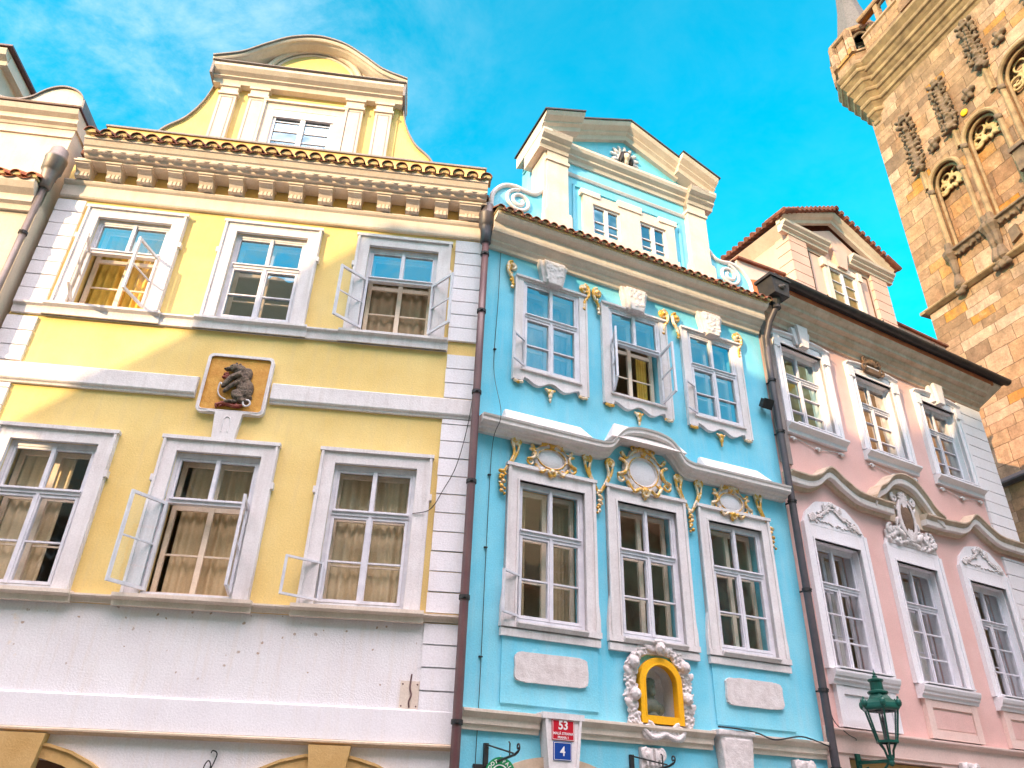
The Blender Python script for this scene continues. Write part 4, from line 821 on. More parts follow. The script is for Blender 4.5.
# gable
B0 = 3.27; gh = 2.06
mb = MB(); mb.prism([(B0 - gh, 12.0), (B0 + gh, 12.0), (B0 + gh, 15.0), (B0 - gh, 15.0)], -1.1, 0); BG = part('gable', mb, 'blue_plaster', BH)
for s in (-1, 1):
    mb = MB(); c = B0 + s * 1.80; mb.box(c - .25, c + .25, -.01, .14, 12.2, 14.30)
    if s < 0: mb.box(c - .30, c - .25, -.5, .10, 12.2, 14.3)
    mb.box(c - .31, c + .31, -.5, .19, 12.2, 12.56); mb.box(c - .29, c + .29, -.5, .18, 12.56, 12.62); mb.box(c - .28, c + .28, -.55, .17, 14.02, 14.10); mb.box(c - .25, c + .25, -.3, .145, 14.1, 14.32)
    pp = [(-.6, 0), (.17, 0), (.19, .08), (.26, .14), (.26, .20), (.35, .27), (.38, .34), (.38, .40), (-.6, .42)]
    mb.mould(pp, c - .25, c + .25, 14.30, ret=False); mb.mould([(n, v) for n, v in pp], c - .25 - (.2 if s < 0 else 0), c + .25 + (.2 if s > 0 else 0), 14.302, ret=False)
    part('pilaster', mb, 'cream_trim', BG)
mb = MB(); ep = [(-.5, 0), (.04, 0), (.06, .09), (.12, .13), (.12, .18), (.20, .25), (.23, .32), (.23, .38), (-.5, .40)]
mb.sweep(ep, [(B0 - 1.56, 14.315), (B0 + 1.56, 14.315)]); part('entablature', mb, 'cream_trim', BG)
mb = MB(); mb.sweep([(0, 0), (.03, 0), (.05, .035), (.06, .06), (0, .07)], [(B0 - 1.55, 13.93), (B0 + 1.55, 13.93)]); part('frieze_moulding', mb, 'trim', BG)
mb = MB()
for x0, x1, z0, z1 in ((-1.38, -1.33, 12.4, 13.72), (1.33, 1.38, 12.4, 13.72), (-1.38, 1.38, 13.67, 13.72)): mb.box(B0 + x0, B0 + x1, -.01, .035, z0, z1)
part('panel_moulding', mb, 'blue_plaster', BG)
mb = MB(); mb.prism([(B0 - 2.1, 14.72), (B0 - 1.5, 15.02), (B0 - 1.3, 15.12), (B0, 15.78), (B0 + 1.3, 15.12), (B0 + 1.5, 15.02), (B0 + 2.1, 14.72), (B0 + 2.1, 14.6), (B0 - 2.1, 14.6)], -1.0, .0); part('pediment_wall', mb, 'blue_plaster', BG)
rk = [(-1.0, 0), (.10, 0), (.13, .10), (.20, .14), (.20, .18), (.32, .25), (.36, .32), (.36, .36), (-1.0, .36)]
rk2 = [(n + (.16 if n > 0 else 0), v) for n, v in rk]
mb = MB(); mb.sweep(rk, [(B0 - 1.40, 15.02), (B0, 15.66), (B0 + 1.40, 15.02)]); mb.sweep(rk2, [(B0 - 2.26, 14.70), (B0 - 1.30, 15.11)]); mb.sweep(rk2, [(B0 + 1.30, 15.11), (B0 + 2.26, 14.70)]); part('raking_cornice', mb, 'cream_trim', BG)
mb = MB(); f1 = [(-1.05, .362), (.39, .362), (.39, .40), (-1.05, .40)]; f2 = [(n + (.16 if n > 0 else 0), v) for n, v in f1]
mb.sweep(f1, [(B0 - 1.30, 15.066), (B0, 15.66), (B0 + 1.30, 15.066)]); mb.sweep(f2, [(B0 - 2.30, 14.684), (B0 - 1.295, 15.114)]); mb.sweep(f2, [(B0 + 1.295, 15.114), (B0 + 2.30, 14.684)]); part('flashing', mb, 'dark_metal', BG)
mb = MB()                                              # carved head in a shell
for i in range(9): t = R(-20 + i * 27.5); mb.ell((B0 + .30 * math.cos(t), .03, 15.10 + .30 * math.sin(t)), (.10, .03, .05), t, 8, 5)
mb.ell((B0, .0, 15.1), (.3, .03, .3)); SH = carved('shell', mb, 'trim', BG, .014, 1)
mb = MB(); mb.ell((B0, .09, 15.09), (.095, .10, .125)); mb.ell((B0, .19, 15.07), (.02, .03, .035)); mb.ell((B0, .16, 15.02), (.04, .03, .014)); mb.ell((B0, .07, 14.96), (.07, .06, .08))
for s in (-1, 1): mb.ell((B0 + s * .035, .165, 15.115), (.018, .015, .01))
carved('carved_face', mb, 'cream_trim', BG, .009, 1)
mb = MB(); mb.ell((B0, .06, 15.19), (.14, .10, .09))
for s in (-1, 1): mb.ell((B0 + s * .12, .07, 15.05), (.06, .08, .17), s * .2)
carved('carved_hair', mb, 'black_paint', BG, .011, 1)
mb = MB(); wv = 13.28                                   # double window in one shouldered surround
mb.box(B0 - 1.16, B0 - .93, -.01, .09, 12.3, 13.50); mb.box(B0 + .93, B0 + 1.16, -.01, .09, 12.3, 13.50); mb.box(B0 - .25, B0 + .25, -.01, .088, 12.3, 13.50); mb.box(B0 - 1.16, B0 + 1.16, -.01, .086, wv, 13.55)
mb.box(B0 - 1.22, B0 - .75, -.01, .11, 13.46, 13.60); mb.box(B0 + .75, B0 + 1.22, -.01, .11, 13.46, 13.60); mb.box(B0 - .30, B0 + .30, -.01, .112, 13.46, 13.64); mb.box(B0 - 1.18, B0 + 1.18, -.01, .14, 12.28, 12.42)
part('window_surround', mb, 'cream_trim', BG)
for c in (B0 - .59, B0 + .59):
    mb = MB(); a, b = c - .34, c + .34; bars(mb, a, b, 12.42, wv, .004, .05, .05); mb.box(c - .04, c + .04, .004, .06, 12.47, wv - .05)
    for z in (12.62, 12.84): mb.box(a + .05, b - .05, .006, .04, z, z + .025)
    mb.cur = 1; mb.quad((a, .016, 12.42), (b, .016, 12.42), (b, .016, wv), (a, .016, wv)); mb.cur = 2; mb.quad((a, .0025, 12.42), (b, .0025, 12.42), (b, .0025, wv), (a, .0025, wv)); part('window', mb, ['paint_white', 'glass_sky_tint', 'room_shade'], BG)
for s in (-1, 1):                                       # side volutes
    mb = MB(); c = B0 + s * 2.62
    prof = [(B0 + s * p.x, p.y) for p in spline([(3.22, 12.25, 0), (3.20, 12.62, 0), (3.0, 12.92, 0), (2.72, 13.02, 0), (2.45, 12.98, 0), (2.25, 13.02, 0), (2.06, 13.25, 0)], 6)] + [(B0 + s * 2.06, 12.25)]
    mb.prism(prof, -.6, .02); V = part('volute', mb, 'blue_plaster', BG)
    mb = MB(); mb.tube([(a, .03, b) for a, b in spiral((c, 12.66), .30, .06, R(90), -s * 1.9, 40)], .04, 8); mb.tube([(a, .03, b) for a, b in prof[:-1]], .05, 8); part('scroll_relief', mb, 'trim', V)
    mb = MB()
    for i in range(len(prof) - 2):
        (a, b), (e, d) = prof[i], prof[i + 1]; mb.add([(a, -.62, b), (a, .06, b), (e, .06, d), (e, -.62, d), (a + s * .02, -.62, b + .035), (a + s * .02, .06, b + .035), (e + s * .02, .06, d + .035), (e + s * .02, -.62, d + .035)],
              [(0, 1, 2, 3), (4, 5, 6, 7), (0, 1, 5, 4), (1, 2, 6, 5), (2, 3, 7, 6), (3, 0, 4, 7)])
    part('flashing', mb, 'lead', V)
# ================================================================== PINK HOUSE  (u from 0 to 7.95)
PH = thing('pink_house', FP, 'pink baroque townhouse with deep white windows, wavy hood mouldings and a tiled dormer', 'house', 'baroque townhouses in the row')
PU = (1.22, 3.63, 6.05); PL = (1.22, 3.60, 6.02); wp = 1.30
holes = [(c - wp / 2, c + wp / 2, 9.22, 11.22) for c in PU] + [(c - wp / 2, c + wp / 2, 4.32, 6.72) for c in PL]
sh = [(.55, 3.0, 0, 2.92), (4.30, 6.75, 0, 2.92)]
mb = MB(); wall_face(mb, 0, 7.95, 3.3, 12.3, holes, 0, .38); shell(mb, 0, 7.95, 0, 12.3, 9); part('wall', mb, 'pink_plaster', PH)
mb = MB(); wall_face(mb, 0, 7.95, 0, 3.3, sh, 0, .22)
for a, b, c, d in sh: mb.quad((a, -.22, c), (b, -.22, c), (b, -.22, d), (a, -.22, d))
part('lower_wall', mb, 'pale_pink', PH)
for a, b, c, d in sh:
    mb = MB(); mb.box(a + .14, b - .14, -.215, -.17, 0, d - .2); part('shop_front', mb, 'wood_door', PH)
    mb = MB(); mb.box(a + .01, b - .01, -.215, -.12, d - .19, d - .02); part('lintel_panel', mb, 'ochre_stone', PH)
rooms(PH, ((4.25, 7.2), (8.6, 11.6)), .15, 7.8, n=-.40)
mb = MB(); mb.sweep([(0, -.32), (.03, -.32), (.035, -.05), (.06, -.03), (.12, .0), (.13, .02), (.13, .045), (0, .07)], [(.03, 3.30), (7.95, 3.30)]); part('ledge', mb, 'pale_pink', PH)
mb = MB(); mb.sweep([(0, 0), (.06, 0), (.07, .08), (.16, .13), (.16, .18), (.24, .24), (.26, .32), (.38, .36), (.38, .44), (.50, .52), (.54, .60), (.54, .64), (0, .68)], [(.03, 11.68), (8.0, 11.68)])
mb.add([(7.95, 0, 11.68), (8.0, .54, 12.3), (8.45, .54, 12.3), (8.45, -.4, 12.3), (7.951, -.4, 11.68), (8.45, .54, 12.36), (8.45, -.4, 12.36), (8.0, .54, 12.36)], [(0, 1, 2), (0, 2, 3, 4), (2, 5, 6, 3), (1, 7, 5, 2)])
part('cornice', mb, 'aged_trim', PH)
mb = MB(); k = 10
ring = [(.66 + .11 * math.cos(math.pi + math.pi * j / k), .10 * math.sin(math.pi + math.pi * j / k)) for j in range(k + 1)]
mb.sweep(ring + [(.76, .03), (.45, .05)], [(.30, 12.46), (8.62, 12.46)])
for i in range(4): mb.box(1.6 + i * 1.9, 1.625 + i * 1.9, .5, .78, 12.42, 12.50)
part('gutter', mb, 'dark_metal', PH)
roof_slab(PH, 0, 8.1, .55, 12.36, 9.4, 3.7, 'red_tile')
for a, b, v1, v2 in ((5.55, 8.0, 13.90, 13.90), (.05, 1.62, 13.62, 13.78)):     # low attic walls either side of the dormer
    mb = MB(); mb.prism([(a, 12.3), (b, 12.3), (b, v2), (a, v1)], -.62, -.32); mb.cur = 1
    mb.prism([(a - .03, v1 + .003), (b + .06, v2 + .003), (b + .06, v2 + .06), (a - .03, v1 + .06)], -.68, -.24); part('attic_wall', mb, ['pale_pink', 'roof_tile'], PH)
mb = MB(); mb.box(.3, 8.5, .1, .60, 12.363, 12.50); part('gutter_board', mb, 'dark_metal', PH)
quoins(PH, 7.0, 7.96, 3.4, 7.55, .34); quoins(PH, 6.98, 7.96, 8.05, 11.66, .30)
mb = MB(); mb.box(.03, .34, -.01, .06, 8.2, 11.66); part('edge_strip', mb, 'weathered_board', PH)
def pusur(c, first):
    def f(mb):
        a, b = c - wp / 2, c + wp / 2; o = .19; n = .06
        mb.box(a - o, a, -.01, n, 9.14, 11.30); mb.box(b, b + o, -.01, n, 9.14, 11.30); mb.box(a, b, -.01, n - .003, 11.22, 11.40)
        mb.box(a - o - .04, a - o + .05, -.005, n + .035, 9.2, 11.30); mb.box(b + o - .05, b + o + .04, -.005, n + .035, 9.2, 11.30)
        mb.box(a - o - .05, a - .04, -.006, n + .05, 11.08, 11.36); mb.box(b + .04, b + o + .05, -.006, n + .05, 11.08, 11.36)
        mb.sweep([(0, 0), (.07, 0), (.09, .05), (.14, .07), (.14, .10), (0, .11)], [(a - o - .06, 11.36), (a + .1, 11.42), (c, 11.44), (b - .1, 11.42), (b + o + .06, 11.36)])
        mb.box(a - .03, a + .0, .0, n + .02, 9.22, 11.25); mb.box(b, b + .03, 0, n + .02, 9.22, 11.25); mb.box(a, b, 0, n + .022, 11.22, 11.25)
        for s, (x0, x1) in ((0, (a + .003, a + .018)), (1, (b - .018, b - .003))): mb.box(x0, x1, -.34, -.005, 9.23, 11.216)      # panelled lining of the reveal
        mb.box(a + .018, b - .018, -.34, -.005, 11.20, 11.217)
    f.mat = 'white_plaster'; return f
def psill(c):
    def f(mb):
        mb.sweep([(0, 0), (.08, 0), (.09, .08), (.15, .12), (.20, .16), (.20, .20), (0, .22)], [(c - .88, 8.95), (c + .88, 8.95)])
        mb.box(c - wp / 2 + .01, c + wp / 2 - .01, -.33, .195, 9.172, 9.20)
    return f
for i, c in enumerate(PU):
    window(PH, c, 9.22, wp, 1.99, pusur(c, i == 0), back=.12, trans=.66, nbar=2, gm='glass_gold' if i else 'glass_sky_tint', inner=False, sill=psill(c))
    mb = MB()
    for s in (-.72, 0, .72):
        z = 8.86 - (.07 if s == 0 else 0); mb.ell((c + s, .04, z), (.075, .035, .028)); mb.ell((c + s - .07, .04, z - .02), (.04, .03, .018), .5); mb.ell((c + s + .07, .04, z - .02), (.04, .03, .018), -.5); mb.ell((c + s, .045, z - .045), (.03, .03, .035))
    mb.tube(spline([(c - .65, .03, 8.88), (c - .3, .03, 8.83), (c, .03, 8.78), (c + .3, .03, 8.83), (c + .65, .03, 8.88)], 5), .011, 6)
    carved('sill_ornament', mb, 'trim', PH, .013, 1)
    mb = MB()
    if i != 1:
        mb.prism([(c - .20, 11.30), (c + .20, 11.30), (c + .30, 11.72), (c - .30, 11.72)], 0, .15); mb.prism([(c - .11, 11.24), (c + .11, 11.24), (c + .17, 11.80), (c - .17, 11.80)], 0, .22)
        part('keystone', mb, 'trim', PH)
    else:
        mb.prism([(c - .28, 11.36), (c + .28, 11.36), (c + .22, 11.74), (c - .22, 11.74)], 0, .13)
        for s in (-1, 1):
            mb.tube([(a, .14, b) for a, b in spiral((c + s * .22, 11.66), .11, .02, R(90), -s * 1.5, 16)], .03, 6); mb.tube([(a, .14, b) for a, b in spiral((c + s * .30, 11.48), .10, .02, R(-90), s * 1.3, 16)], .028, 6)
        for q in range(7): mb.ell((c + .15 * math.sin((q - 3) * .4), .16, 11.55 + .12 * math.cos((q - 3) * .4)), (.03, .04, .09), -(q - 3) * .4, 6, 5)
        carved('shell_ornament', mb, 'carved_stone', PH, .013, 1)
def plsur(c):
    def f(mb):
        a, b = c - wp / 2, c + wp / 2; o = .20; n = .06
        mb.box(a - o, a, -.01, n, 4.32, 7.02); mb.box(b, b + o, -.01, n, 4.32, 7.02); mb.box(a, b, -.01, n - .003, 6.72, 7.02)
        mb.box(a - o - .04, a - o + .04, -.005, n + .03, 4.32, 7.02); mb.box(b + o - .04, b + o + .04, -.005, n + .03, 4.32, 7.02)
        mb.prism([(a - o - .03, 7.0), (b + o + .03, 7.0), (b + o - .1, 7.25), (c + .42, 7.52), (c, 7.60), (c - .42, 7.52), (a - o + .1, 7.25)], -.01, n + .002)
        mb.box(a - .035, a, .0, n + .02, 4.32, 6.755); mb.box(b, b + .035, 0, n + .02, 4.32, 6.755); mb.box(a, b, 0, n + .022, 6.72, 6.755)
        for x0, x1 in ((a + .003, a + .018), (b - .018, b - .003)): mb.box(x0, x1, -.34, -.005, 4.33, 6.716)
        mb.box(a + .018, b - .018, -.34, -.005, 6.70, 6.717)
    f.mat = 'white_plaster'; return f
def plsill(c):
    def f(mb):
        mb.sweep([(0, 0), (.10, 0), (.11, .05), (.15, .08), (.15, .11), (.18, .14), (.20, .20), (.20, .235), (0, .26)], [(c - .86, 4.06), (c + .86, 4.06)])
        mb.box(c - wp / 2 - .08, c + wp / 2 + .08, -.33, .21, 4.322, 4.345)
    return f
for i, c in enumerate(PL):
    window(PH, c, 4.34, wp, 2.37, plsur(c), back=.12, trans=.66, nbar=2, gm='glass_low', inner=True, innerm='paint_white', sill=plsill(c))
    mb = MB(); random.seed(20 + i)
    if i == 1:
        for q in range(46):
            x = random.uniform(-.78, .78); z = 7.12 + random.uniform(0, .42) * (1 - abs(x) * .5); mb.ell((c + x, .09, z), (.08, .05, .04), random.uniform(0, 3), 7, 5)
        mb.box(c - .8, c + .8, .03, .075, 7.08, 7.35)
        for s in (-1, 1): mb.tube([(a, .1, b) for a, b in spiral((c + s * .62, 7.36), .15, .03, R(90), -s * 1.5, 18)], .035, 6)
    else:
        for s in (-1, 1):
            way = spline([(c + s * .70, .075, 7.12), (c + s * .48, .08, 7.20), (c + s * .26, .085, 7.32), (c + s * .06, .09, 7.46)], 6); mb.tube(way, .014, 6)
            for p in way:
                for q in range(3): mb.ell((p.x + random.uniform(-.05, .05), .078, p.z + random.uniform(-.06, .05)), (random.uniform(.03, .06), .022, random.uniform(.012, .022)), s * random.uniform(-.9, .3), 7, 5)
            mb.tube([(a, .085, b) for a, b in spiral((c + s * .58, 7.20), .06, .012, R(-90), s * 1.4, 14)], .015, 6); mb.tube([(a, .09, b) for a, b in spiral((c + s * .22, 7.44), .065, .012, R(90), -s * 1.4, 14)], .016, 6)
            for q in range(12): mb.ell((c + s * (.06 + .055 * q), .07, 7.08 + random.uniform(-.015, .05)), (.045, .02, .016), s * random.uniform(-.5, .5), 7, 5)
        for q in range(5): t = (q - 2) * .5; mb.ell((c + .09 * math.sin(t), .09, 7.44 + .09 * math.cos(t)), (.024, .03, .06), -t, 7, 5)
    carved('crest_relief', mb, 'stucco', PH, .0105, 1, .006)
    mb = MB(); a, b = c - .72, c + .72
    mb.box(a, b, -.01, .05, 3.38, 4.05); mb.box(a - .06, a + .12, -.005, .085, 3.38, 4.06); mb.box(b - .12, b + .06, -.005, .085, 3.38, 4.06); mb.box(a, b, -.004, .08, 3.92, 4.055); mb.box(a, b, -.003, .078, 3.38, 3.52)
    part('apron', mb, ('white_plaster', 'pale_pink', 'pale_pink')[i], PH)
    if i: mb = MB(); mb.box(a + .13, b - .13, .0, .058, 3.56, 3.88); part('apron_panel', mb, 'pink_plaster', PH)
# wavy hood cornice
pp = [(0, -.30), (.08, -.30), (.10, -.24), (.13, -.22), (.13, -.13), (.20, -.11), (.24, -.05), (.28, -.03), (.28, .0), (0, .035)]
def hood_over(c): return [(p.x, p.y) for p in spline([(c - .92, 7.95, 0), (c - .62, 7.97, 0), (c - .34, 8.08, 0), (c, 8.31, 0), (c + .34, 8.14, 0), (c + .70, 7.97, 0), (c + .95, 7.93, 0)], 4)]
mb = MB(); mb.sweep(pp, [(.04, 7.96)] + hood_over(1.22) + [(2.30, 7.92), (3.05, 7.92)]); mb.sweep(pp, [(4.12, 7.92), (4.8, 7.92)] + hood_over(6.02) + [(7.2, 7.93), (8.0, 7.93)]); part('hood_cornice', mb, 'aged_trim', PH)
pf = [(0, -.235), (.185, -.235), (.20, -.22), (.205, -.115), (.0, -.115)]
mb = MB(); mb.sweep([(n + .004, v) for n, v in pf], [(.04, 7.96)] + hood_over(1.22) + [(2.30, 7.92), (3.06, 7.92)]); mb.sweep([(n + .004, v) for n, v in pf], [(4.11, 7.92), (4.8, 7.92)] + hood_over(6.02) + [(7.2, 7.93), (8.0, 7.93)]); part('hood_fascia', mb, 'pale_trim', PH)
arc = [(p.x, p.y) for p in spline([(2.48, 7.98, 0), (2.68, 8.22, 0), (2.92, 8.36, 0), (3.25, 8.62, 0), (3.6, 8.71, 0), (3.95, 8.62, 0), (4.25, 8.34, 0), (4.45, 8.10, 0), (4.72, 7.95, 0)], 5)]
mb = MB(); mb.sweep([(n + (.03 if n > 0 else 0), v) for n, v in pp], arc); part('hood_arch', mb, 'aged_trim', PH)
mb = MB(); mb.sweep([(n + .034, v) for n, v in pf], arc); part('hood_fascia', mb, 'pale_trim', PH)
mb = MB(); mb.prism([(2.9, 7.6)] + [(a, b - .28) for a, b in arc[8:-6]] + [(4.3, 7.6)], -.01, .07); part('hood_tympanum', mb, 'aged_trim', PH)
mb = MB(); rings(mb, 3.56, 7.72, .26, .44, .12, .032); rings(mb, 3.56, 7.72, .21, .39, .14, .016)
for s in (-1, 1):
    mb.tube([(a, .12, b) for a, b in spiral((3.56 + s * .30, 8.14), .11, .02, R(90), -s * 1.5, 18)], .028, 6); mb.ell((3.56 + s * .30, .12, 7.34), (.15, .06, .07), s * .7); mb.ell((3.56 + s * .33, .10, 7.95), (.10, .04, .03), s * 1.0); mb.ell((3.56 + s * .34, .10, 7.6), (.03, .04, .12), s * .2)
[mb.ell((3.56 + .12 * math.sin((q - 3) * .45), .12, 8.14 + .13 * math.cos((q - 3) * .45)), (.025, .05, .075), -(q - 3) * .45, 7, 5) for q in range(7)]; mb.box(3.48, 3.64, 0, .15, 7.2, 8.3)
for q in range(46): mb.ell((3.56 + random.uniform(-.75, .75), .085, 7.3 + random.uniform(-.14, .22)), (.07, .04, .025), random.uniform(0, 3), 7, 5)
CQ = carved('cartouche', mb, 'stucco', PH, .014, 1, .008); mb = MB(); mb.smooth = True; mb.ell((3.56, .08, 7.72), (.24, .09, .42), 0, 24, 10); part('shield', mb, 'carved_stone', CQ)
for u in (3.72, 7.4):
    mb = MB(); mb.box(u - .25, u + .25, 0, .10, 2.3, 3.02)
    for s in (-1, 1): mb.tube([(a, .12, b) for a, b in spiral((u + s * .13, 2.92), .09, .02, R(90), -s * 1.5, 16)], .028, 6)
    for q in range(26): mb.ell((u + random.uniform(-.2, .2), .11, random.uniform(2.35, 2.85)), (.05, .035, .06), random.uniform(0, 3), 7, 5)
    carved('capital', mb, 'stucco', PH, .013, 1)
# dormer
D0, dh = 3.50, 1.84
mb = MB(); mb.prism([(D0 - dh, 12.3), (D0 + dh, 12.3), (D0 + dh, 15.02), (D0, 15.93), (D0 - dh, 15.02)], -1.9, -.05); DM = part('dormer', mb, 'dormer_stone', PH)
for s in (-1, 1):
    mb = MB(); v = 12.52; x = D0 + s * (dh - .30)
    while v < 14.9: mb.box(x - .32, x + .32, -.4 if s < 0 else -.06, .03, v + .01, v + .30); v += .312
    part('quoin', mb, 'dormer_stone', DM)
    mb = MB(); x = D0 + s * (dh - .62 - .38); 
    for a, b, c, d in ((x - .28, x - .255, 12.7, 14.75), (x + .255, x + .28, 12.7, 14.75), (x - .28, x + .28, 14.725, 14.75), (x - .28, x + .28, 12.7, 12.725)): mb.box(a, b, -.055, -.03, c, d)
    part('panel_moulding', mb, 'wood_door', DM)
    mb = MB(); cp = [(-.06, 0), (.05, 0), (.06, .06), (.13, .11), (.13, .15), (.20, .21), (.22, .27), (-.06, .29)]
    a, b = sorted((D0 + s * .42, D0 + s * (dh + .26))); mb.sweep(cp, [(a, 14.90), (b, 14.90)])
    mb.add([(D0 + s * (dh + .0), n, v) for n in (-1.9, .05) for v in (14.90,)] + [(D0 + s * (dh + .26), n, v) for n in (-1.9, .22) for v in (15.17,)] + [(D0 + s * dh, n, 15.19) for n in (-1.9, .05)], [(0, 1, 3, 2), (2, 3, 5, 4)])
    part('cornice', mb, 'cream_trim', DM)
mb = MB(); mb.prism([(D0 - .17, 14.55), (D0 + .17, 14.55), (D0 + .30, 15.24), (D0 - .30, 15.24)], -.06, .10); part('keystone', mb, 'dormer_stone', DM)
mb = MB(); rk = [(-.06, 0), (.05, 0), (.07, .08), (.16, .13), (.22, .20), (.22, .25), (-.06, .25)]; mb.sweep(rk, [(D0 - dh - .28, 15.13), (D0, 16.12), (D0 + dh + .28, 15.13)]); part('raking_cornice', mb, 'cream_trim', DM)
mb = MB(); a, b = D0 - .50, D0 + .50
mb.box(a - .16, a, -.06, .04, 12.95, 14.62); mb.box(b, b + .16, -.06, .04, 12.95, 14.62); mb.box(a - .16, b + .16, -.06, .042, 14.46, 14.62); mb.box(a - .24, a - .08, -.06, .07, 14.4, 14.66); mb.box(b + .08, b + .24, -.06, .07, 14.4, 14.66)
mb.box(a - .24, b + .24, -.06, .10, 12.9, 13.02)
part('window_surround', mb, 'cream_trim', DM)
mb = MB(); bars(mb, a, b, 13.02, 14.46, -.045, .0, .05); mb.box(D0 - .04, D0 + .04, -.045, .01, 13.05, 14.41)
for i in range(3): z = 13.38 + i * .34; mb.box(a + .05, b - .05, -.043, -.012, z, z + .022)
mb.cur = 1; mb.quad((a, -.03, 13.02), (b, -.03, 13.02), (b, -.03, 14.46), (a, -.03, 14.46)); mb.cur = 2; mb.quad((a, -.047, 13.02), (b, -.047, 13.02), (b, -.047, 14.46), (a, -.047, 14.46)); part('window', mb, ['paint_white', 'glass_mid', 'ochre_stone'], DM)
mb = MB()
for s in (-1, 1):                                      # tiled roof with its ragged verge and eaves
    e = (D0 + s * (dh + .34), 15.28); r_ = (D0, 16.40)
    mb.add([(e[0], .30, e[1]), (r_[0], .30, r_[1]), (r_[0], -2.0, r_[1]), (e[0], -2.0, e[1]), (e[0], .30, e[1] + .07), (r_[0], .30, r_[1] + .07), (r_[0], -2.0, r_[1] + .07), (e[0], -2.0, e[1] + .07)], [(0, 1, 2, 3), (4, 5, 6, 7), (0, 1, 5, 4), (1, 2, 6, 5), (3, 0, 4, 7)])
    for i in range(13):
        t = i / 12; x = e[0] + (r_[0] - e[0]) * t; z = e[1] + (r_[1] - e[1]) * t + .06; mb.tube([(x, .34, z), (x, -.3, z + .01)], .07, 8)
    for i in range(11):
        n = .3 - i * .215; d = Vector((r_[0] - e[0], 0, r_[1] - e[1])).normalized(); mb.tube([(e[0] - d.x * .05, n, e[1] + .05 - d.z * .05), (e[0] + d.x * .5, n, e[1] + .05 + d.z * .5)], .07, 8)
part('dormer_roof', mb, 'roof_tile', DM)
# stepped party wall rising between blue and pink roofs
mb = MB(); mb.add([(-.12, -.3, 12.0), (-.12, -4.2, 12.0), (-.12, -4.2, 15.4), (-.12, -.3, 12.9), (.22, -.3, 12.0), (.22, -4.2, 12.0), (.22, -4.2, 15.4), (.22, -.3, 12.9)], [(0, 1, 2, 3), (4, 5, 6, 7), (0, 1, 5, 4), (1, 2, 6, 5), (2, 3, 7, 6), (3, 0, 4, 7)])
mb.cur = 1; mb.add([(-.17, -.25, 12.90), (-.17, -4.2, 15.42), (-.17, -4.2, 15.50), (-.17, -.25, 12.98), (.27, -.25, 12.90), (.27, -4.2, 15.42), (.27, -4.2, 15.50), (.27, -.25, 12.98)], [(0, 1, 2, 3), (4, 5, 6, 7), (0, 1, 5, 4), (1, 2, 6, 5), (2, 3, 7, 6), (3, 0, 4, 7)])
part('party_wall', mb, ['pale_pink', 'roof_tile'], PH)

# ================================================================== NEIGHBOUR ON THE LEFT (own frame: u = yellow u + 7.86, wall 0.22 in front)
LH = thing('cream_house', FLH, 'cream house with scrolled attic and red tile ledge, at the left edge of the photo', 'house', 'baroque townhouses in the row')
o_ = .24
mb = MB(); mb.quad((-9, o_, 0), (0, o_, 0), (0, o_, 10.9), (-9, o_, 10.9)); mb.quad((0, o_, 0), (0, -8, 0), (0, -8, 10.9), (0, o_, 10.9)); mb.quad((-9, o_, 10.9), (0, o_, 10.9), (0, -8, 10.9), (-9, -8, 10.9)); mb.quad((-9, o_, 0), (-9, -8, 0), (-9, -8, 10.9), (-9, o_, 10.9)); mb.quad((-9, -8, 0), (0, -8, 0), (0, -8, 10.9), (-9, -8, 10.9)); part('wall', mb, 'opposite_c', LH)
mb = MB(); mb.sweep([(o_ - .02, 0), (o_ + .06, 0), (o_ + .08, .1), (o_ + .14, .14), (o_ + .14, .28), (o_ + .24, .36), (o_ + .30, .46), (o_ + .30, .52), (o_ - .02, .54)], [(-9, 10.72), (-.08, 10.72)]); part('cornice', mb, 'cream_trim', LH)
eave_tiles(LH, -6.5, -.14, 11.27, o_ + .36, .26, slope=.7, length=.55, m='red_tile', r=.10)
mb = MB(); mb.box(-9, -.06, -.75, .12, 10.9, 13.05); part('attic', mb, 'cream_trim', LH)
mb = MB(); mb.sweep([(-.75, 0), (.14, 0), (.16, .05), (.22, .09), (.22, .20), (.30, .26), (.34, .36), (-.75, .38)], [(-9, 12.92), (-.03, 12.92)])
mb.sweep([(.1, 0), (.15, 0), (.15, .04), (.1, .05)], [(-9, 12.70), (-.06, 12.70)]); part('attic_cornice', mb, 'cream_trim', LH)
mb = MB(); mb.sweep([(-.75, 0), (.36, 0), (.37, .03), (-.75, .04)], [(-9, 13.305), (-.0, 13.305)]); part('flashing', mb, 'pipe_brown', LH)
pr = [(p.x, p.y) for p in spline([(-3.5, 14.2, 0), (-2.6, 14.0, 0), (-1.9, 13.62, 0), (-1.55, 13.46, 0), (-1.25, 13.44, 0), (-1.02, 13.55, 0), (-.80, 13.80, 0), (-.55, 13.92, 0), (-.28, 13.86, 0), (-.10, 13.66, 0), (-.06, 13.35, 0)], 5)]
mb = MB(); mb.prism([(-3.5, 13.346)] + pr[:-1] + [(-.06, 13.346)], -.7, .22); part('scrolled_parapet', mb, 'cream_trim', LH)
mb = MB(); mb.sweep([(-.74, 0), (.26, 0), (.26, .035), (-.74, .04)], pr[:-3]); k = len(pr)
for i in range(k - 5, k - 1):
    (a, b), (c, d) = pr[i], pr[i + 1]; mb.add([(a, -.74, b), (a, .262, b), (c, .262, d), (c, -.74, d), (a + .035, -.74, b + .03), (a + .035, .262, b + .03), (c + .04, .262, d), (c + .04, -.74, d)], [(0, 1, 2, 3), (4, 5, 6, 7), (0, 1, 5, 4), (1, 2, 6, 5), (2, 3, 7, 6), (3, 0, 4, 7)])
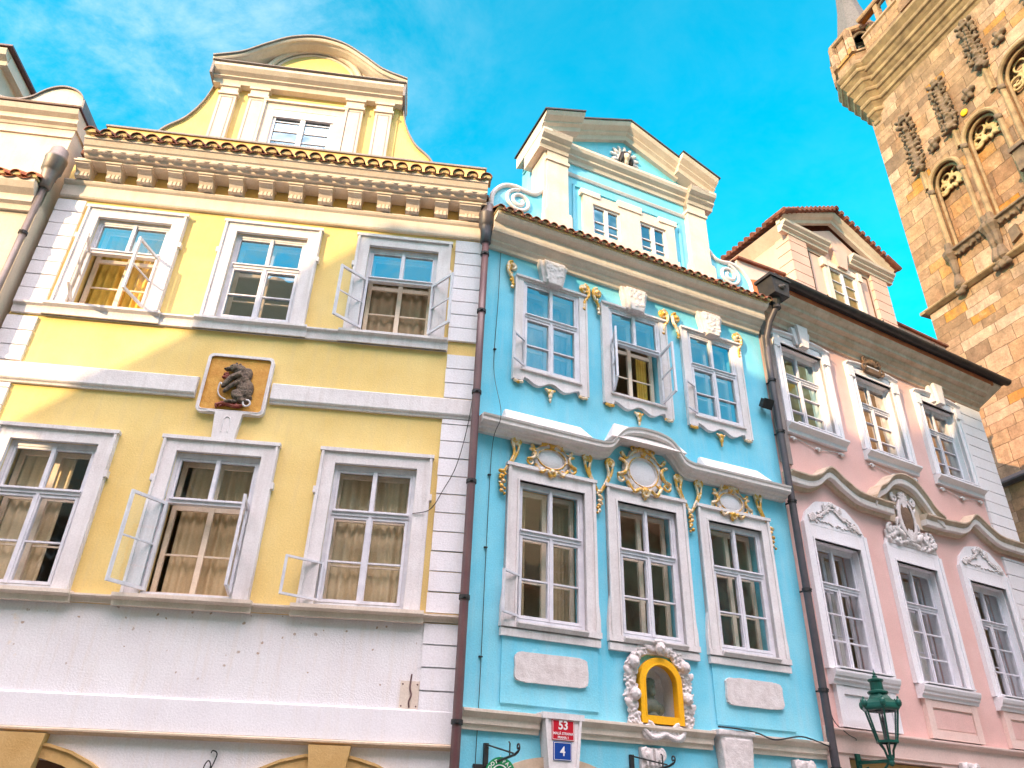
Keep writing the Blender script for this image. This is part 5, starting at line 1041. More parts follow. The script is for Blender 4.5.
part('flashing', mb, 'zinc', LH)
mb = MB(); mb.box(-4.2, -2.02, -1.6, .0, 13.3, 14.78); part('gable', mb, 'cream_trim', LH)
mb = MB(); mb.sweep([(-1.7, 0), (.06, 0), (.08, .1), (.20, .16), (.24, .26), (.24, .30), (-1.7, .32)], [(-4.4, 14.55), (-1.90, 14.55)]); mb.box(-2.019, -1.88, -1.6, .06, 14.56, 14.8); part('gable_cornice', mb, 'cream_trim', LH)
mb = MB(); mb.sweep([(-1.8, 0), (.28, 0), (.28, .04), (-1.8, .05)], [(-4.4, 14.875), (-1.80, 14.875)]); part('flashing', mb, 'pipe_brown', LH)
# ================================================================== STONE TOWER (local u along the front towards the viewer)
TW = thing('stone_tower', FT, 'gothic sandstone bridge tower with blind arches and a corner turret, rising behind the pink house', 'tower')
nich = [(1.52, 2.82, 19.25, 22.05, 22.9, 23.05), (3.18, 4.55, 19.25, 22.75, 23.55, 23.7), (5.0, 6.7, 19.25, 23.7, 24.75, 24.9), (7.4, 9.1, 19.25, 23.7, 24.75, 24.9)]
mb = MB(); wall_face(mb, 0, 11, 0, 28.4, [(a, b, c, f, 'arch') for a, b, c, d, e, f in nich], 0, .3)
for a, b, c, d, e, f in nich: arch_fill(mb, a, b, c, d, e, f, 0, .42, back=True, pointed=.5)
mb.quad((0, 0, 0), (0, -10, 0), (0, -10, 28.4), (0, 0, 28.4)); mb.quad((11, 0, 0), (11, -10, 0), (11, -10, 28.4), (11, 0, 28.4)); mb.quad((0, -10, 0), (11, -10, 0), (11, -10, 28.4), (0, -10, 28.4)); mb.quad((0, 0, 28.4), (11, 0, 28.4), (11, -10, 28.4), (0, -10, 28.4))
part('wall', mb, 'ashlar', TW)
mb = MB(); mb.sweep([(-.02, -.06), (.06, -.06), (.20, .02), (.22, .06), (.20, .10), (-.02, .24)], [(-.02, 17.72), (11.02, 17.72)]); mb.box(-.22, -.0, -10, .2, 17.70, 17.82); part('string_course', mb, 'moulded_stone', TW)
mb = MB(); mb.sweep([(0, 0), (.05, 0), (.20, .05), (.20, .10), (0, .28)], [(.35, 10.95), (11, 10.95)]); part('flashing', mb, 'pipe_black', TW)
def jamb(mb, u, v0, v1, r=.085): mb.tube([(u, .06, v0), (u, .06, v1)], r, 8)
for (a, b, c, d, e, f) in nich[:3]:
    mb = MB(); ap = arch_pts(a, b, d, e, .5, 22)
    mb.tube([(a, .05, c)] + [(x, .05, z) for x, z in ap] + [(b, .05, c)], .085, 8); ap2 = arch_pts(a + .13, b - .13, d, e - .13, .5, 22); mb.tube([(a + .13, -.12, c)] + [(x, -.12, z) for x, z in ap2] + [(b - .13, -.12, c)], .06, 8)
    NI = part('niche_moulding', mb, 'moulded_stone', TW)
    mb = MB(); w = b - a; mc = (a + b) / 2               # blind tracery in the head of the arch
    for k in range(3): x = a + w * (k + .5) / 3; rings(mb, x, d + .02 + (.10 * w if k == 1 else 0), w * .15, w * .15, -.30, .05, 16)
    for k in range(2): x = a + w * (k + 1) / 3; rings(mb, x, d + .34 * w, w * .13, w * .13, -.30, .045, 16)
    for q in range(14): x = a + w * (q + .5) / 14; mb.ell((x, -.30, d - .12 + .10 * abs(math.sin(q * 1.35))), (.09, .08, .06), random.uniform(0, 3), 7, 5)
    for q in range(22): mb.ell((mc + random.uniform(-.42, .42) * w, -.33, d + random.uniform(.0, .5) * (e - d)), (.09, .05, .04), random.uniform(0, 3), 7, 5)
    carved('tracery', mb, 'pale_stone', NI, .028, 1, .01, .1)
    for x in (a, b):
        mb = MB(); mb.ell((x, .08, d - .02), (.13, .12, .12)); mb.ell((x + .06, .1, d - .1), (.08, .08, .07)); mb.ell((x - .06, .12, d + .06), (.07, .07, .07)); carved('corbel_head', mb, 'carved_stone', NI, .03, 1)
    mb = MB(); mb.sweep([(-.4, -.30), (.02, -.30), (.16, -.08), (.26, -.05), (.26, .03), (-.4, .05)], [(a + .02, c), (b - .02, c)])
    for q in range(16): mb.ell((a + .15 + random.uniform(0, w - .3), .13, c - .19 + random.uniform(-.08, .06)), (.08, .06, .05), random.uniform(0, 3), 7, 5)
    carved('bracket_shelf', mb, 'carved_stone', NI, .028, 1, .01, .1)
    for x in (a - .05, b + .12):
        mb = MB(); mb.lathe([(.06, c - .95), (.12, c - .75), (.14, c - .35), (.20, c - .22), (.26, c - .12), (.26, c + .02), (.20, c + .04), (.14, c + .12), (.12, c + .4)], (x, .08), 8); mb.lathe([(.13, c - 1.5), (.2, c - 1.42), (.2, c - 1.34), (.1, c - .95)], (x, .1), 8); part('shaft_base', mb, 'carved_stone', NI)
        mb = MB()
        for q in range(9): mb.ell((x + random.uniform(-.16, .16), .16, c - 1.62 + random.uniform(-.1, .1)), (.1, .1, .08), 0, 7, 5)
        carved('corbel_head', mb, 'carved_stone', NI, .03, 1, .02, .1)
    for x in (a - .02, b + .02): mb = MB(); jamb(mb, x, c + .1, d); part('shaft', mb, 'moulded_stone', NI)
for u, v0, v1, bt in ((1.42, 23.2, 26.0, 22.3), (3.03, 23.7, 26.15, 22.9), (4.72, 25.0, 27.4, 23.9), (6.95, 25.2, 27.5, 23.9)):
    mb = MB(); k = 8                                     # crocketed pinnacle
    mb.lathe([(.16, v0), (.20, v0 + .1), (.14, v0 + .3), (.10, v1 - .6), (.06, v1 - .2), (.10, v1 - .1), (.02, v1)], (u, .16), 8)
    h = v1 - v0
    random.seed(int(u * 31))
    for q in range(11):
        z = v0 + .05 + q * (h - .35) / 11
        for s in (-1, 1):
            w = random.uniform(.12, .27); mb.ell((u + s * w, .16, z + random.uniform(-.05, .05)), (random.uniform(.08, .15), .11, random.uniform(.05, .09)), s * random.uniform(-.2, 1.0), 8, 5)
            if random.random() < .6: mb.ell((u + s * (w + .10), .17, z + random.uniform(-.02, .10)), (.06, .08, .06))
        mb.ell((u + random.uniform(-.08, .08), .28, z), (random.uniform(.06, .12), .10, .07), random.uniform(0, 3))
    for s in (-1, 1): mb.ell((u + s * .24, .20, v1 - .34), (.15, .12, .10), s * .5); mb.ell((u + s * .26, .20, v1 - .02), (.10, .10, .09), s * .5); mb.box(u - .2, u + .2, .05, .3, v1 - .22, v1 - .1)
    mb.ell((u, .22, v1 + .02), (.13, .12, .14)); carved('pinnacle', mb, 'carved_stone', TW, .032, 1, .05, .1)
    mb = MB(); jamb(mb, u, bt, v0 + .1, .09); mb.box(u - .14, u + .14, -.01, .05, bt, v0); part('pinnacle_shaft', mb, 'moulded_stone', TW)
for u, v in ((2.2, 23.85), (3.95, 24.6), (5.55, 25.65)):
    mb = MB()
    for q in range(4): t = R(90 * q + 20); mb.ell((u + .17 * math.cos(t), .10, v + .17 * math.sin(t)), (.15, .11, .10), t, 8, 5)
    mb.ell((u, .16, v), (.1, .1, .1)); mb.ell((u - .1, .08, v - .2), (.15, .07, .06), .5); carved('rosette', mb, 'carved_stone', TW, .03, 1, .02, .1)
for u, v in ((3.55, 24.05),): mb = MB(); mb.ell((u, .04, v), (.14, .06, .14)); mb.smooth = True; part('boss', mb, 'niche_yellow', TW)
mb = MB(); mb.box(4.72, 5.1, -.01, .5, 19.9, 20.7); mb.box(4.66, 5.16, -.01, .58, 20.7, 20.84); mb.prism([(4.75, 19.9), (5.07, 19.9), (4.91, 19.4)], 0, .4); part('canopy', mb, 'carved_stone', TW)
for u0, v0 in ((3.5, 18.1), (5.2, 18.3)): mb = MB(); mb.prism([(u0, v0), (u0 + .35, v0 + .12), (u0 + .30, v0 + .55), (u0 + .02, v0 + .5)], 0, .12); part('corbel', mb, 'carved_stone', TW)
# gallery: stepped cornice running into an octagonal corner turret
steps = [(.10, 28.0), (.26, 28.40), (.46, 28.82), (.66, 29.25)]
mb = MB(); cp = [(-.1, 27.65)]
for i, (n, v) in enumerate(steps): cp += [(n - .10, v - .20), (n - .04, v - .10), (n + .04, v - .06), (n + .06, v), (n + .06, v + .08), (n - .02, v + .10)]
cp += [(.8, 29.55), (.86, 29.62), (.86, 29.75), (-.1, 29.85)]
mb.sweep(cp, [(.6, 0), (11.6, 0)])
part('gallery_cornice', mb, 'moulded_stone', TW)
mb = MB(); pr = [(.05, 26.75), (.16, 26.82), (.20, 26.95)]; r0 = .22
for i in range(6):
    t = i / 5; v = 27.1 + 2.2 * t; r = .30 + .94 * t; pr += [(r - .10, v - .16), (r - .03, v - .08), (r + .03, v - .05), (r + .06, v + .02), (r + .06, v + .10), (r - .03, v + .12)]
pr += [(1.32, 29.52), (1.38, 29.62), (1.38, 29.75), (1.0, 29.82)]
mb.lathe(pr, (.28, -.25), 8, a0=R(22.5)); part('turret_corbel', mb, 'moulded_stone', TW)
mb = MB(); tr = 1.24
mb.lathe([(tr, 29.7), (tr, 30.35), (tr + .08, 30.38), (tr + .08, 30.48), (tr - .2, 30.5)], (.28, -.25), 8, a0=R(22.5)); mb.lathe([(tr + .02, 31.72), (tr + .1, 31.78), (tr + .1, 31.95), (tr - .22, 32.0), (tr - .22, 31.72)], (.28, -.25), 8, a0=R(22.5))
for j in range(8):
    t = R(22.5 + 45 * j); mb.tube([(.28 + (tr - .06) * math.cos(t), -.25 + (tr - .06) * math.sin(t), 30.4), (.28 + (tr - .06) * math.cos(t), -.25 + (tr - .06) * math.sin(t), 31.8)], .20, 6)
part('turret_parapet', mb, 'ashlar', TW)
mb = MB(); mb.sweep([(.45, 0), (.78, 0), (.78, .85), (.84, .9), (.84, 1.0), (.45, 1.02)], [(1.3, 29.8), (11.2, 29.8)]); mb.sweep([(.48, 0), (.80, 0), (.84, .06), (.84, .18), (.5, .22)], [(1.3, 31.75), (11.2, 31.75)])
u = 2.2
while u < 10.8: mb.box(u - .10, u + .10, .52, .76, 30.8, 31.76); u += .62
for u in (3.55, 6.2, 8.9): mb.box(u - .35, u + .35, .40, .88, 29.85, 33.2)
part('parapet', mb, 'ashlar', TW)
for j in range(8):
    mb = MB(); a0, a1 = R(22.5 + 45 * j), R(67.5 + 45 * j); p0 = Vector((.28 + (tr - .1) * math.cos(a0), -.25 + (tr - .1) * math.sin(a0), 31.2)); p1 = Vector((.28 + (tr - .1) * math.cos(a1), -.25 + (tr - .1) * math.sin(a1), 31.2))
    mb.tube([p0.lerp(p1, i / 8) + Vector((0, 0, .42 * math.sin(math.pi * i / 8))) for i in range(9)], .07, 6); part('tracery_arch', mb, 'carved_stone', TW)
    if j % 2: mb = MB(); m_ = p0.lerp(p1, .5); mb.box(m_.x - .2, m_.x + .2, m_.y - .08, m_.y + .08, 30.4, 31.75); part('parapet_panel', mb, 'ashlar', TW)
u = 2.5
while u < 10.8: mb = MB(); mb.tube([(u + .26 * math.cos(R(a)), .64, 31.4 + .26 * math.sin(R(a))) for a in range(0, 181, 20)], .06, 6); part('tracery_arch', mb, 'carved_stone', TW); u += .62
mb = MB(); mb.lathe([(.98, 31.2), (1.0, 32.3), (.52, 35.0), (.04, 39.5)], (.05, -.60), 8, a0=R(22.5)); part('turret_spire', mb, 'slate', TW)
mb = MB(); mb.add([(.8, -.8, 29.7), (10.2, -.8, 29.7), (10.2, -9.2, 29.7), (.8, -9.2, 29.7), (4.5, -5, 42), (6.5, -5, 42)], [(0, 1, 5, 4), (1, 2, 5), (2, 3, 4, 5), (3, 0, 4), (0, 1, 2, 3)]); part('roof', mb, 'slate', TW)

# ================================================================== SMALL THINGS ON THE FRONTS
# carved bear sign
BS = thing('house_sign', FY, 'square ochre house sign with a carved bear in a white frame on the yellow house', 'sign', at=(-3.90, 0, 7.24))
def at(mb, u, v): mb.xf = Matrix.Translation((-u, 0, -v))
bu, bv = -3.90, 7.24
def rrect(w, h, r, n=6): 
    out = []
    for cx, cz, a in ((w - r, h - r, 0), (-w + r, h - r, 90), (-w + r, -h + r, 180), (w - r, -h + r, 270)): out += [(cx + r * math.cos(R(a + 90 * i / n)), cz + r * math.sin(R(a + 90 * i / n))) for i in range(n + 1)]
    return out
o = [(a, b + .54) for a, b in rrect(.53, .54, .09)]; i_ = [(a, b + .54) for a, b in rrect(.485, .495, .06)]; k = len(o); mb = MB()
for j in range(k): q = (j + 1) % k; mb.prism([i_[j], i_[q], o[q], o[j]], -.02, .085)
for j in range(k): q = (j + 1) % k; mb.tube([(i_[j][0], .085, i_[j][1]), (i_[q][0], .085, i_[q][1])], .010, 6)
part('frame', mb, 'trim', BS)
mb = MB(); mb.prism(i_, .0, .06); part('panel', mb, 'bear_ochre', BS)
mb = MB(); mb.prism([(-.17, -.46), (.17, -.46), (.21, -.003), (-.21, -.003)], -.01, .10); mb.prism([(-.21, -.003), (.21, -.003), (.34, .015), (.34, .03), (-.34, .03), (-.34, .015)], -.01, .098)
mb.tube([(-.05, .10, -.34)] + [(.05 * math.cos(R(a)), .10, -.13 + .06 * math.sin(R(a))) for a in range(180, -1, -20)] + [(.05, .10, -.34)], .012, 6); part('bracket', mb, 'trim', BS)
mb = MB(); z0 = .53; f_ = .075
for c, r, ro in (((.09, f_, .13), (.13, .065, .20), -.35), ((.15, f_, -.08), (.145, .07, .20), .15), ((.02, f_ + .02, .25), (.10, .06, .10), -.6), ((-.07, f_ + .035, .285), (.088, .06, .072), .15), ((-.155, f_ + .04, .255), (.065, .042, .038), .30), ((-.055, f_ + .03, .362), (.024, .025, .03), 0), ((.005, f_ + .03, .352), (.024, .025, .03), 0),
                 ((.07, f_ + .03, -.22), (.085, .06, .13), .75), ((-.02, f_ + .03, -.335), (.11, .05, .036), .05), ((.17, f_ + .01, -.30), (.10, .06, .05), 0), ((.26, f_, -.22), (.035, .04, .05), .6)):
    mb.ell((c[0], c[1], c[2] + z0), r, ro, 16, 10)
mb.tube(spline([(.06, f_ + .05, .17 + z0), (-.06, f_ + .065, .10 + z0), (-.13, f_ + .065, .0 + z0), (-.17, f_ + .06, -.07 + z0), (-.20, f_ + .06, -.075 + z0)], 5), [.055 - .022 * i / 20 for i in range(21)], 10); mb.tube(spline([(.04, f_ + .04, .03 + z0), (-.06, f_ + .05, -.06 + z0), (-.13, f_ + .05, -.15 + z0), (-.16, f_ + .05, -.16 + z0)], 5), [.045 - .018 * i / 15 for i in range(16)], 10)
for q in range(90):                                     # tufts of fur
    t = random.random(); x, z = (.09 + .06 * t, .15 - .30 * t); a_ = random.uniform(0, 6.28); rr = random.random() ** .5; mb.ell((x + .11 * rr * math.cos(a_), f_ + .058 * math.sqrt(max(0, 1 - rr * rr)) + .004, z + z0 + .17 * rr * math.sin(a_)), (.011, .012, .03), random.uniform(-.6, .2), 6, 4)
BR = carved('bear', mb, 'bear_fur', BS, .0068, 1, .006, .02)
mb = MB(); mb.ell((-.205, .125, .245 + z0), (.022, .03, .018)); mb.ell((-.10, .168, .30 + z0), (.010, .010, .010)); part('muzzle', mb, 'black_paint', BR)
mb = MB()
for q in range(12): mb.ell((-.17 + random.uniform(-.06, .06), .10, .13 + z0 + random.uniform(-.05, .05)), (.03, .03, .03), 0, 8, 5)
part('fruit', mb, 'fruit_red', BS)
mb = MB(); mb.tube(spline([(-.24, .08, -.40 + z0), (-.1, .10, -.37 + z0), (.05, .10, -.41 + z0), (.18, .09, -.38 + z0)], 6), .03, 8)
for q in range(14): mb.ell((random.uniform(-.24, .2), .09, -.385 + z0 + random.uniform(-.04, .03)), (.04, .03, .018), random.uniform(0, 3), 7, 5)
part('branch', mb, 'fruit_red', BS)
mb = MB(); rings(mb, .24, -.345 + z0, .055, .055, .12, .015, 20); mb.tube(spline([(-.17, .12, -.10 + z0), (-.24, .10, .0 + z0), (-.25, .09, -.14 + z0), (-.20, .09, -.24 + z0), (-.1, .1, -.30 + z0)], 6), .012, 6); part('chain', mb, 'trim', BS)
# number plates
def plate(label, cat, u, v, w, h, m, lines, n=.19):
    t = thing('house_number_plate', FB, label, cat, 'house number plates', at=(u, n, v))
    mb = MB(); mb.prism(rrect(w / 2, h / 2, .012, 3), 0, .012); mb.cur = 0; part('plate', mb, m, t)
    mb = MB(); q = rrect(w / 2 - .008, h / 2 - .008, .008, 3); p = rrect(w / 2 - .014, h / 2 - .014, .006, 3); k = len(q)
    for j in range(k): e = (j + 1) % k; mb.prism([p[j], p[e], q[e], q[j]], .0115, .0155)
    part('border', mb, 'white_enamel', t)
    for b, s, z, bo in lines: text('lettering', b, s, t, 0, .0135, z, 'white_enamel', .002, 0, bo)
plate('red enamel house number plate reading 53 on the blue house keystone', 'sign', 1.505, 2.915, .35, .27, 'red_enamel', (('53', .155, .055, .004), ('MALÁ STRANA', .047, -.048, .0008), ('PRAHA 1', .044, -.098, .0008)))
plate('blue enamel house number plate reading 4, below the red plate', 'sign', 1.495, 2.645, .285, .235, 'blue_enamel', (('4', .17, -.005, .0015),))
# drainpipes
def drain(label, frame, u, n, vtop, r, m, head, collars, elbow=None):
    t = thing('drainpipe', frame, label, 'drainpipe', 'drainpipes between the houses', at=(u, 0, 0))
    mb = MB(); mb.smooth = True
    pts = [(0, n, 0), (0, n, vtop - .5)] if not elbow else [(0, n, 0), (0, n, vtop - 1.25), (.03, n, vtop - 1.05)] + elbow
    pp_ = [pts[0]]
    for a, b in zip(pts, pts[1:]):
        for q in range(1, 5): pp_.append(tuple(Vector(a).lerp(Vector(b), q / 4)))
    mb.tube(pp_, r, 14); part('pipe', mb, m, t)
    for z in collars:
        mb = MB(); mb.lathe([(r + .001, z - .03), (r + .016, z - .03), (r + .016, z + .03), (r + .001, z + .03)], (0, n), 14); mb.box(-.012, .012, 0, n - r * .5, z - .012, z + .012); mb.box(-.025, .025, n + r, n + r + .03, z - .012, z + .012)
        part('bracket', mb, 'dark_metal', t)
    head(t); return t
def bulb(t, n, v, r, m='zinc'):
    mb = MB(); mb.smooth = True; mb.lathe([(r, v - .7), (r + .025, v - .68), (r + .03, v - .5), (r * 1.6, v - .36), (r * 1.75, v - .30), (r * 2.0, v - .28), (r * 2.1, v - .05), (r * 2.2, v - .03), (r * 2.2, v + .02), (r * 1.9, v + .05), (r * 1.7, v + .22), (r * .8, v + .30)], (0, n), 18); part('hopper', mb, m, t)
drain('dark brown drainpipe with a bulbous black hopper, between the yellow and the blue house', FY, -.02, .19, 11.9, .065, 'pipe_brown', lambda t: bulb(t, .19, 11.86, .075, 'pipe_black'), (1.2, 2.9, 4.55, 6.35, 7.95, 9.6, 10.9))
drain('zinc drainpipe with a round hopper, on the corner of the cream house', FLH, -.02, .33, 11.9, .055, 'zinc', lambda t: bulb(t, .33, 11.93, .085), (3, 6, 8.2, 10.2))
def boxhead(t):
    mb = MB(); mb.prism([(-.10, 11.95), (.34, 11.95), (.36, 12.1), (.40, 12.40), (-.16, 12.40), (-.12, 12.1)], .30, .72); mb.box(-.2, .44, .27, .75, 12.36, 12.43); mb.ell((.12, .73, 12.14), (.09, .04, .06)); mb.ell((.2, .73, 12.2), (.05, .04, .05)); mb.lathe([(.10, 11.70), (.09, 11.78), (.13, 11.95)], (.12, .5), 12); part('hopper', mb, 'dark_metal', t)
    mb = MB(); mb.tube([(.12, .62, 12.43), (.12, .62, 12.62)], .012, 6); mb.tube([(.32, .62, 12.43), (.32, .62, 12.60)], .012, 6); mb.tube([(.12, .62, 12.60), (.32, .62, 12.58)], .012, 6); part('rod', mb, 'dark_metal', t)
drain('black drainpipe with a box shaped hopper and elbow, between the blue and the pink house', FP, -.0, .16, 11.9, .068, 'pipe_black', boxhead, (1.1, 2.7, 3.9, 5.6, 7.3, 8.8, 10.0), elbow=[(.0, .20, 11.05), (.04, .32, 11.42), (.12, .50, 11.75)])
# cables
def cable(label, frame, pts, r=.008, clips=()):
    mb = MB(); mb.tube(spline(pts, 8), r, 6)
    for p in clips: mb.box(p[0] - .03, p[0] + .02, 0, p[1] + .01, p[2] - .008, p[2] + .008)
    return lone('cable', mb, 'dark_metal', frame, label, 'cable', 'cables on the fronts')
cable('black cable dropping beside the left edge of the blue house front', FB, [(.30, .03, 11.2), (.29, .03, 10), (.27, .03, 8.6), (.30, .36, 7.55), (.30, .05, 7.1), (.285, .03, 5.2), (.285, .03, 3.5), (.27, .03, 2.2)], .0055, ((.28, .03, 9.0), (.29, .03, 6.6), (.285, .03, 5.4), (.285, .03, 3.8)))
cable('thin cable curving from the drainpipe to the lower right window of the yellow house', FY, [(-.06, .14, 8.6), (-.10, .13, 7.6), (-.25, .10, 6.7), (-.45, .09, 6.2), (-.62, .10, 5.88), (-.88, .08, 5.80)], .007)
cable('sagging black cable lying along the lower cornice of the blue house', FB, [(4.2, .2, 3.16), (4.55, .23, 3.15), (4.95, .2, 3.12), (5.3, .19, 3.05), (5.8, .19, 3.13), (6.1, .19, 3.10), (6.42, .2, 3.02)], .012)
cable('small loop of grey wire under the ledge of the yellow house', FY, [(-3.16, .03, 2.1), (-3.17, .05, 2.25), (-3.13, .05, 2.33), (-3.09, .05, 2.28), (-3.10, .04, 2.2), (-3.04, .04, 2.40), (-3.10, .03, 2.45), (-3.12, .03, 2.42)], .008)
cable('short black cable end curling under the ledge of the pink house', FP, [(.25, .02, 4.0), (.27, .03, 3.5), (.42, .14, 3.27), (.62, .14, 3.2), (.74, .05, 3.19)], .008)
# cover plate and small lamp
t = thing('cover_plate', FY, 'cream cover plate with a dark cable slot, on the white base of the yellow house', 'plate', at=(-.68, 0, 3.05)); mb = MB(); mb.box(-.13, .13, -.005, .02, 0, .36); part('panel', mb, 'cream_trim', t)
mb = MB(); mb.tube(spline([(.01, .025, .02), (.0, .03, .1), (.025, .03, .18), (.0, .03, .28), (.01, .025, .45)], 5), .011, 6)
for x in (-.1, .1):
    for z in (.04, .32): mb.ell((x, .02, z), (.012, .008, .012))
part('cable', mb, 'pipe_brown', t)
t = thing('floodlight', FB, 'small black floodlight on the upper right of the blue front', 'lamp', at=(6.27, 0, 9.40)); mb = MB(); mb.xf = Matrix.Translation((0, .14, 0)) @ Matrix.Rotation(R(-35), 4, 'X'); mb.box(-.11, .11, -.06, .06, -.09, .09); mb.box(-.125, .125, .06, .075, -.105, .105); part('housing', mb, 'dark_metal', t); mb = MB(); mb.box(-.03, .03, 0, .1, -.02, .02); part('bracket', mb, 'dark_metal', t)
# bust in the niche
t = thing('bust', FB, 'dark stone bust standing inside the yellow framed niche', 'statue', at=(3.24, -.17, 3.24)); mb = MB()
mb.ell((0, 0, .46), (.085, .095, .115), 0, 14, 9); mb.tube([(0, 0, .20), (0, 0, .38)], [.07, .055], 10); mb.ell((0, 0, .16), (.20, .11, .12), 0, 14, 8); mb.ell((0, -.01, .53), (.09, .09, .06)); mb.ell((0, .095, .45), (.018, .03, .03)); mb.ell((0, .075, .40), (.04, .03, .03))
for s in (-1, 1): mb.ell((s * .14, 0, .13), (.09, .09, .10))
mb.ell((0, .06, .36), (.06, .05, .06)); carved('figure', mb, 'bust_bronze', t, .012, 1, .005)
mb = MB(); mb.lathe([(.12, .0), (.12, .04), (.09, .06), (.08, .10)], (0, 0), 14); part('pedestal', mb, 'bust_bronze', t)
# wrought iron sign brackets
def sign_bracket(u, label, sign):
    t = thing('sign_bracket', FB, label, 'bracket', 'wrought iron shop sign brackets', at=(u, 0, 2.07)); mb = MB()
    mb.box(-.03, .03, 0, .05, -.2, .62); mb.box(-.17, .17, .0, .03, .30, .36)
    mb.tube([(0, .04, .60), (.0, .9, .44)], .011, 6); mb.tube([(0, .04, .34), (0, .95, .42), (0, 1.05, .45)], .016, 6); mb.tube([(0, z[0], z[1]) for z in spiral((1.05, .50), .05, .015, R(-90), 1.2, 14)], .011, 6); mb.tube([(0, .8, .42), (0, .8, .56), (0, .77, .58)], .010, 6); mb.tube([(0, z[0], z[1]) for z in spiral((.18, .24), .08, .015, R(90), 1.3, 14)], .012, 6)
    part('arm', mb, 'dark_metal', t)
    return t
sign_bracket(.42, 'black wrought iron sign bracket holding the round green sign, left end of the blue house', 1); sign_bracket(2.72, 'black wrought iron sign bracket below the niche of the blue house', 0)
t = thing('shop_sign', FB, 'round green shop sign with white lettering, hanging from an iron bracket', 'sign', at=(.45, .45, 2.30)); mb = MB(); mb.xf = Matrix.Rotation(R(35), 4, 'Z'); 
mb.prism([(.195 * math.cos(2 * math.pi * i / 40), .195 * math.sin(2 * math.pi * i / 40)) for i in range(40)], -.015, .015); part('disc', mb, 'sign_green', t)
mb = MB(); mb.xf = Matrix.Rotation(R(35), 4, 'Z'); mb.smooth = True; rings(mb, 0, 0, .10, .10, .016, .008, 40); mb.tube([(0, 0, .195), (0, 0, .21)], .008, 6); part('ring', mb, 'white_enamel', t)
for i, ch in enumerate('DOT PAL'):
    if ch == ' ': continue
    a = R(90 + 60 - 120 * i / 6); x, z = .148 * math.cos(a), .148 * math.sin(a); c_, s_ = math.cos(R(35)), math.sin(R(35))
    o = text('lettering', ch, .062, t, 0, 0, 0, 'white_enamel', .003, 0, .001)
    o.data.transform(Matrix.Translation((x, -.018, z)) @ Matrix.Rotation(-(a - R(90)), 4, 'Y')); o.data.transform(Matrix.Rotation(R(-35), 4, 'Z'))
# street lamp
t = thing('street_lamp', FP, 'green cast iron gas style lantern on a wall bracket in front of the pink house', 'street lamp', at=(.74, 0, 0)); n = .65
mb = MB(); mb.box(-.05, .05, 0, .04, 2.35, 2.98); mb.box(-.025, .025, .03, n + .02, 2.82, 2.87); mb.tube(spline([(0, .04, 2.42), (0, .22, 2.50), (0, .42, 2.66), (0, n - .05, 2.82)], 6), .018, 8); mb.tube([(0, z[0], z[1]) for z in spiral((.2, 2.68), .09, .02, R(90), 1.4, 16)], .013, 6); mb.ell((0, n, 2.82), (.05, .05, .06)); part('bracket', mb, 'green_metal', t)
mb = MB(); mb.smooth = False; ht, hb, rt_, rb = 3.62, 3.13, .275, .165
for j in range(6):
    a = R(60 * j + 15); p = (rb * math.cos(a), n + rb * math.sin(a), hb); q = (rt_ * math.cos(a), n + rt_ * math.sin(a), ht); mb.tube([p, q], .016, 6)
    mb.tube([(.05 * math.cos(a), n + .05 * math.sin(a), 2.88), (.075 * math.cos(a), n + .075 * math.sin(a), 3.0), ((rb - .01) * math.cos(a), n + (rb - .01) * math.sin(a), hb)], .014, 6)
mb.lathe([(rb + .012, hb - .03), (rb + .02, hb - .02), (rb + .02, hb + .012), (rb - .02, hb + .012), (rb - .02, hb - .03)], (0, n), 6, a0=R(15)); mb.lathe([(rt_ + .012, ht - .03), (rt_ + .04, ht), (rt_ + .04, ht + .03), (rt_ - .03, ht + .03), (rt_ - .03, ht - .03)], (0, n), 6, a0=R(15)); mb.lathe([(.03, 2.84), (.055, 2.86), (.05, 2.90), (.06, 2.93)], (0, n), 12); part('lantern_frame', mb, 'green_metal', t)
mb = MB(); k = 6; vs = [((rb - .004) * math.cos(R(60 * j + 15)), n + (rb - .004) * math.sin(R(60 * j + 15)), hb) for j in range(6)] + [((rt_ - .004) * math.cos(R(60 * j + 15)), n + (rt_ - .004) * math.sin(R(60 * j + 15)), ht) for j in range(6)]; mb.add(vs, [(j, (j + 1) % 6, 6 + (j + 1) % 6, 6 + j) for j in range(6)]); part('glass', mb, 'glass_low', t)
mb = MB(); mb.lathe([(rt_ + .03, ht + .03), (rt_ + .02, ht + .08), (.20, ht + .15), (.15, ht + .22), (.145, ht + .24)], (0, n), 6, a0=R(15)); mb.lathe([(.145, ht + .23), (.165, ht + .245), (.165, ht + .27), (.105, ht + .30), (.10, ht + .42), (.125, ht + .44), (.125, ht + .465), (.07, ht + .48)], (0, n), 16); C_ = part('cap', mb, 'green_metal', t)
mb = MB(); mb.lathe([(.07, ht + .475), (.04, ht + .50), (.045, ht + .52), (.02, ht + .54), (.03, ht + .565), (.012, ht + .59), (.004, ht + .64)], (0, n), 12); part('finial', mb, 'green_metal', C_)
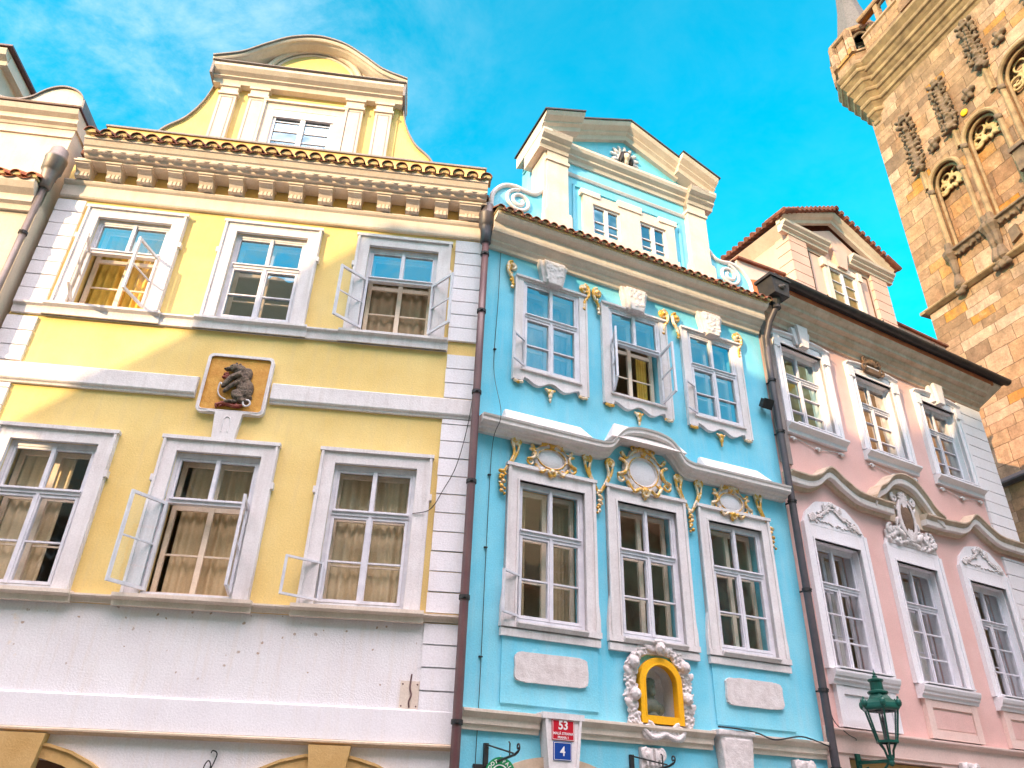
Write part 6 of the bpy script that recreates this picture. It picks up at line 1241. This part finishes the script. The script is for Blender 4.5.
for j in range(6):
    mb = MB(); a = R(60 * j + 15); x, y = (rt_ + .03) * math.cos(a), n + (rt_ + .03) * math.sin(a); mb.ell((x, y, ht + .075), (.05, .05, .07), 0, 10, 6); mb.ell((x, y, ht + .15), (.018, .018, .035)); mb.smooth = True; part('crest', mb, 'green_metal', C_)
mb = MB(); mb.lathe([(.02, hb), (.02, ht - .2), (.03, ht - .18), (.012, ht - .1), (.012, ht)], (0, n), 8); part('burner', mb, 'dark_metal', t)
mb = MB(); mb.lathe([(.10, ht - .01), (.10, ht - .05), (.02, ht - .07)], (0, n), 12); part('reflector', mb, 'dark_metal', t)
# curtains
curtain(FY, -6.92, -5.72, 9.12, 10.9, -.40, 'curtain_gold', 'golden curtain behind the wide open casements, upper left window of the yellow house', 10, .045)
curtain(FY, -2.10, -.92, 9.10, 10.35, -.36, 'curtain_brown', 'brown half curtain behind the open casements, upper right window of the yellow house', 8)
curtain(FY, -6.9, -6.1, 4.42, 6.5, -.37, 'curtain_beige', 'beige curtain on one side of the lower left window of the yellow house', 6)
curtain(FY, -4.36, -3.36, 4.40, 6.5, -.38, 'curtain_tan', 'tan curtain behind the lower middle window of the yellow house, below the bear sign', 9)
curtain(FY, -2.06, -.90, 4.40, 6.5, -.38, 'curtain_beige', 'beige curtain behind the lower right window of the yellow house, beside the cable', 9)
curtain(FB, .85, 1.95, 8.8, 10.6, -.42, 'curtain_white', 'white curtain behind the upper left window of the blue house', 9)
curtain(FB, .85, 1.12, 4.42, 6.5, -.37, 'curtain_tan', 'narrow tan curtain behind the lower left window of the blue house', 3)
curtain(FB, 1.62, 1.98, 4.42, 6.5, -.46, 'curtain_tan', 'folded tan curtain at the right side of the lower left window of the blue house', 4)
curtain(FB, 3.48, 3.74, 8.80, 10.0, -.36, 'curtain_gold', 'golden curtain at the right of the open upper middle window of the blue house', 4)
for i, c in enumerate(PL): curtain(FP, c + .12, c + .52, 4.42, 6.6, -.56, 'curtain_white', 'white net curtain behind the lower %s window of the pink house' % ('left', 'middle', 'right')[i], 5)
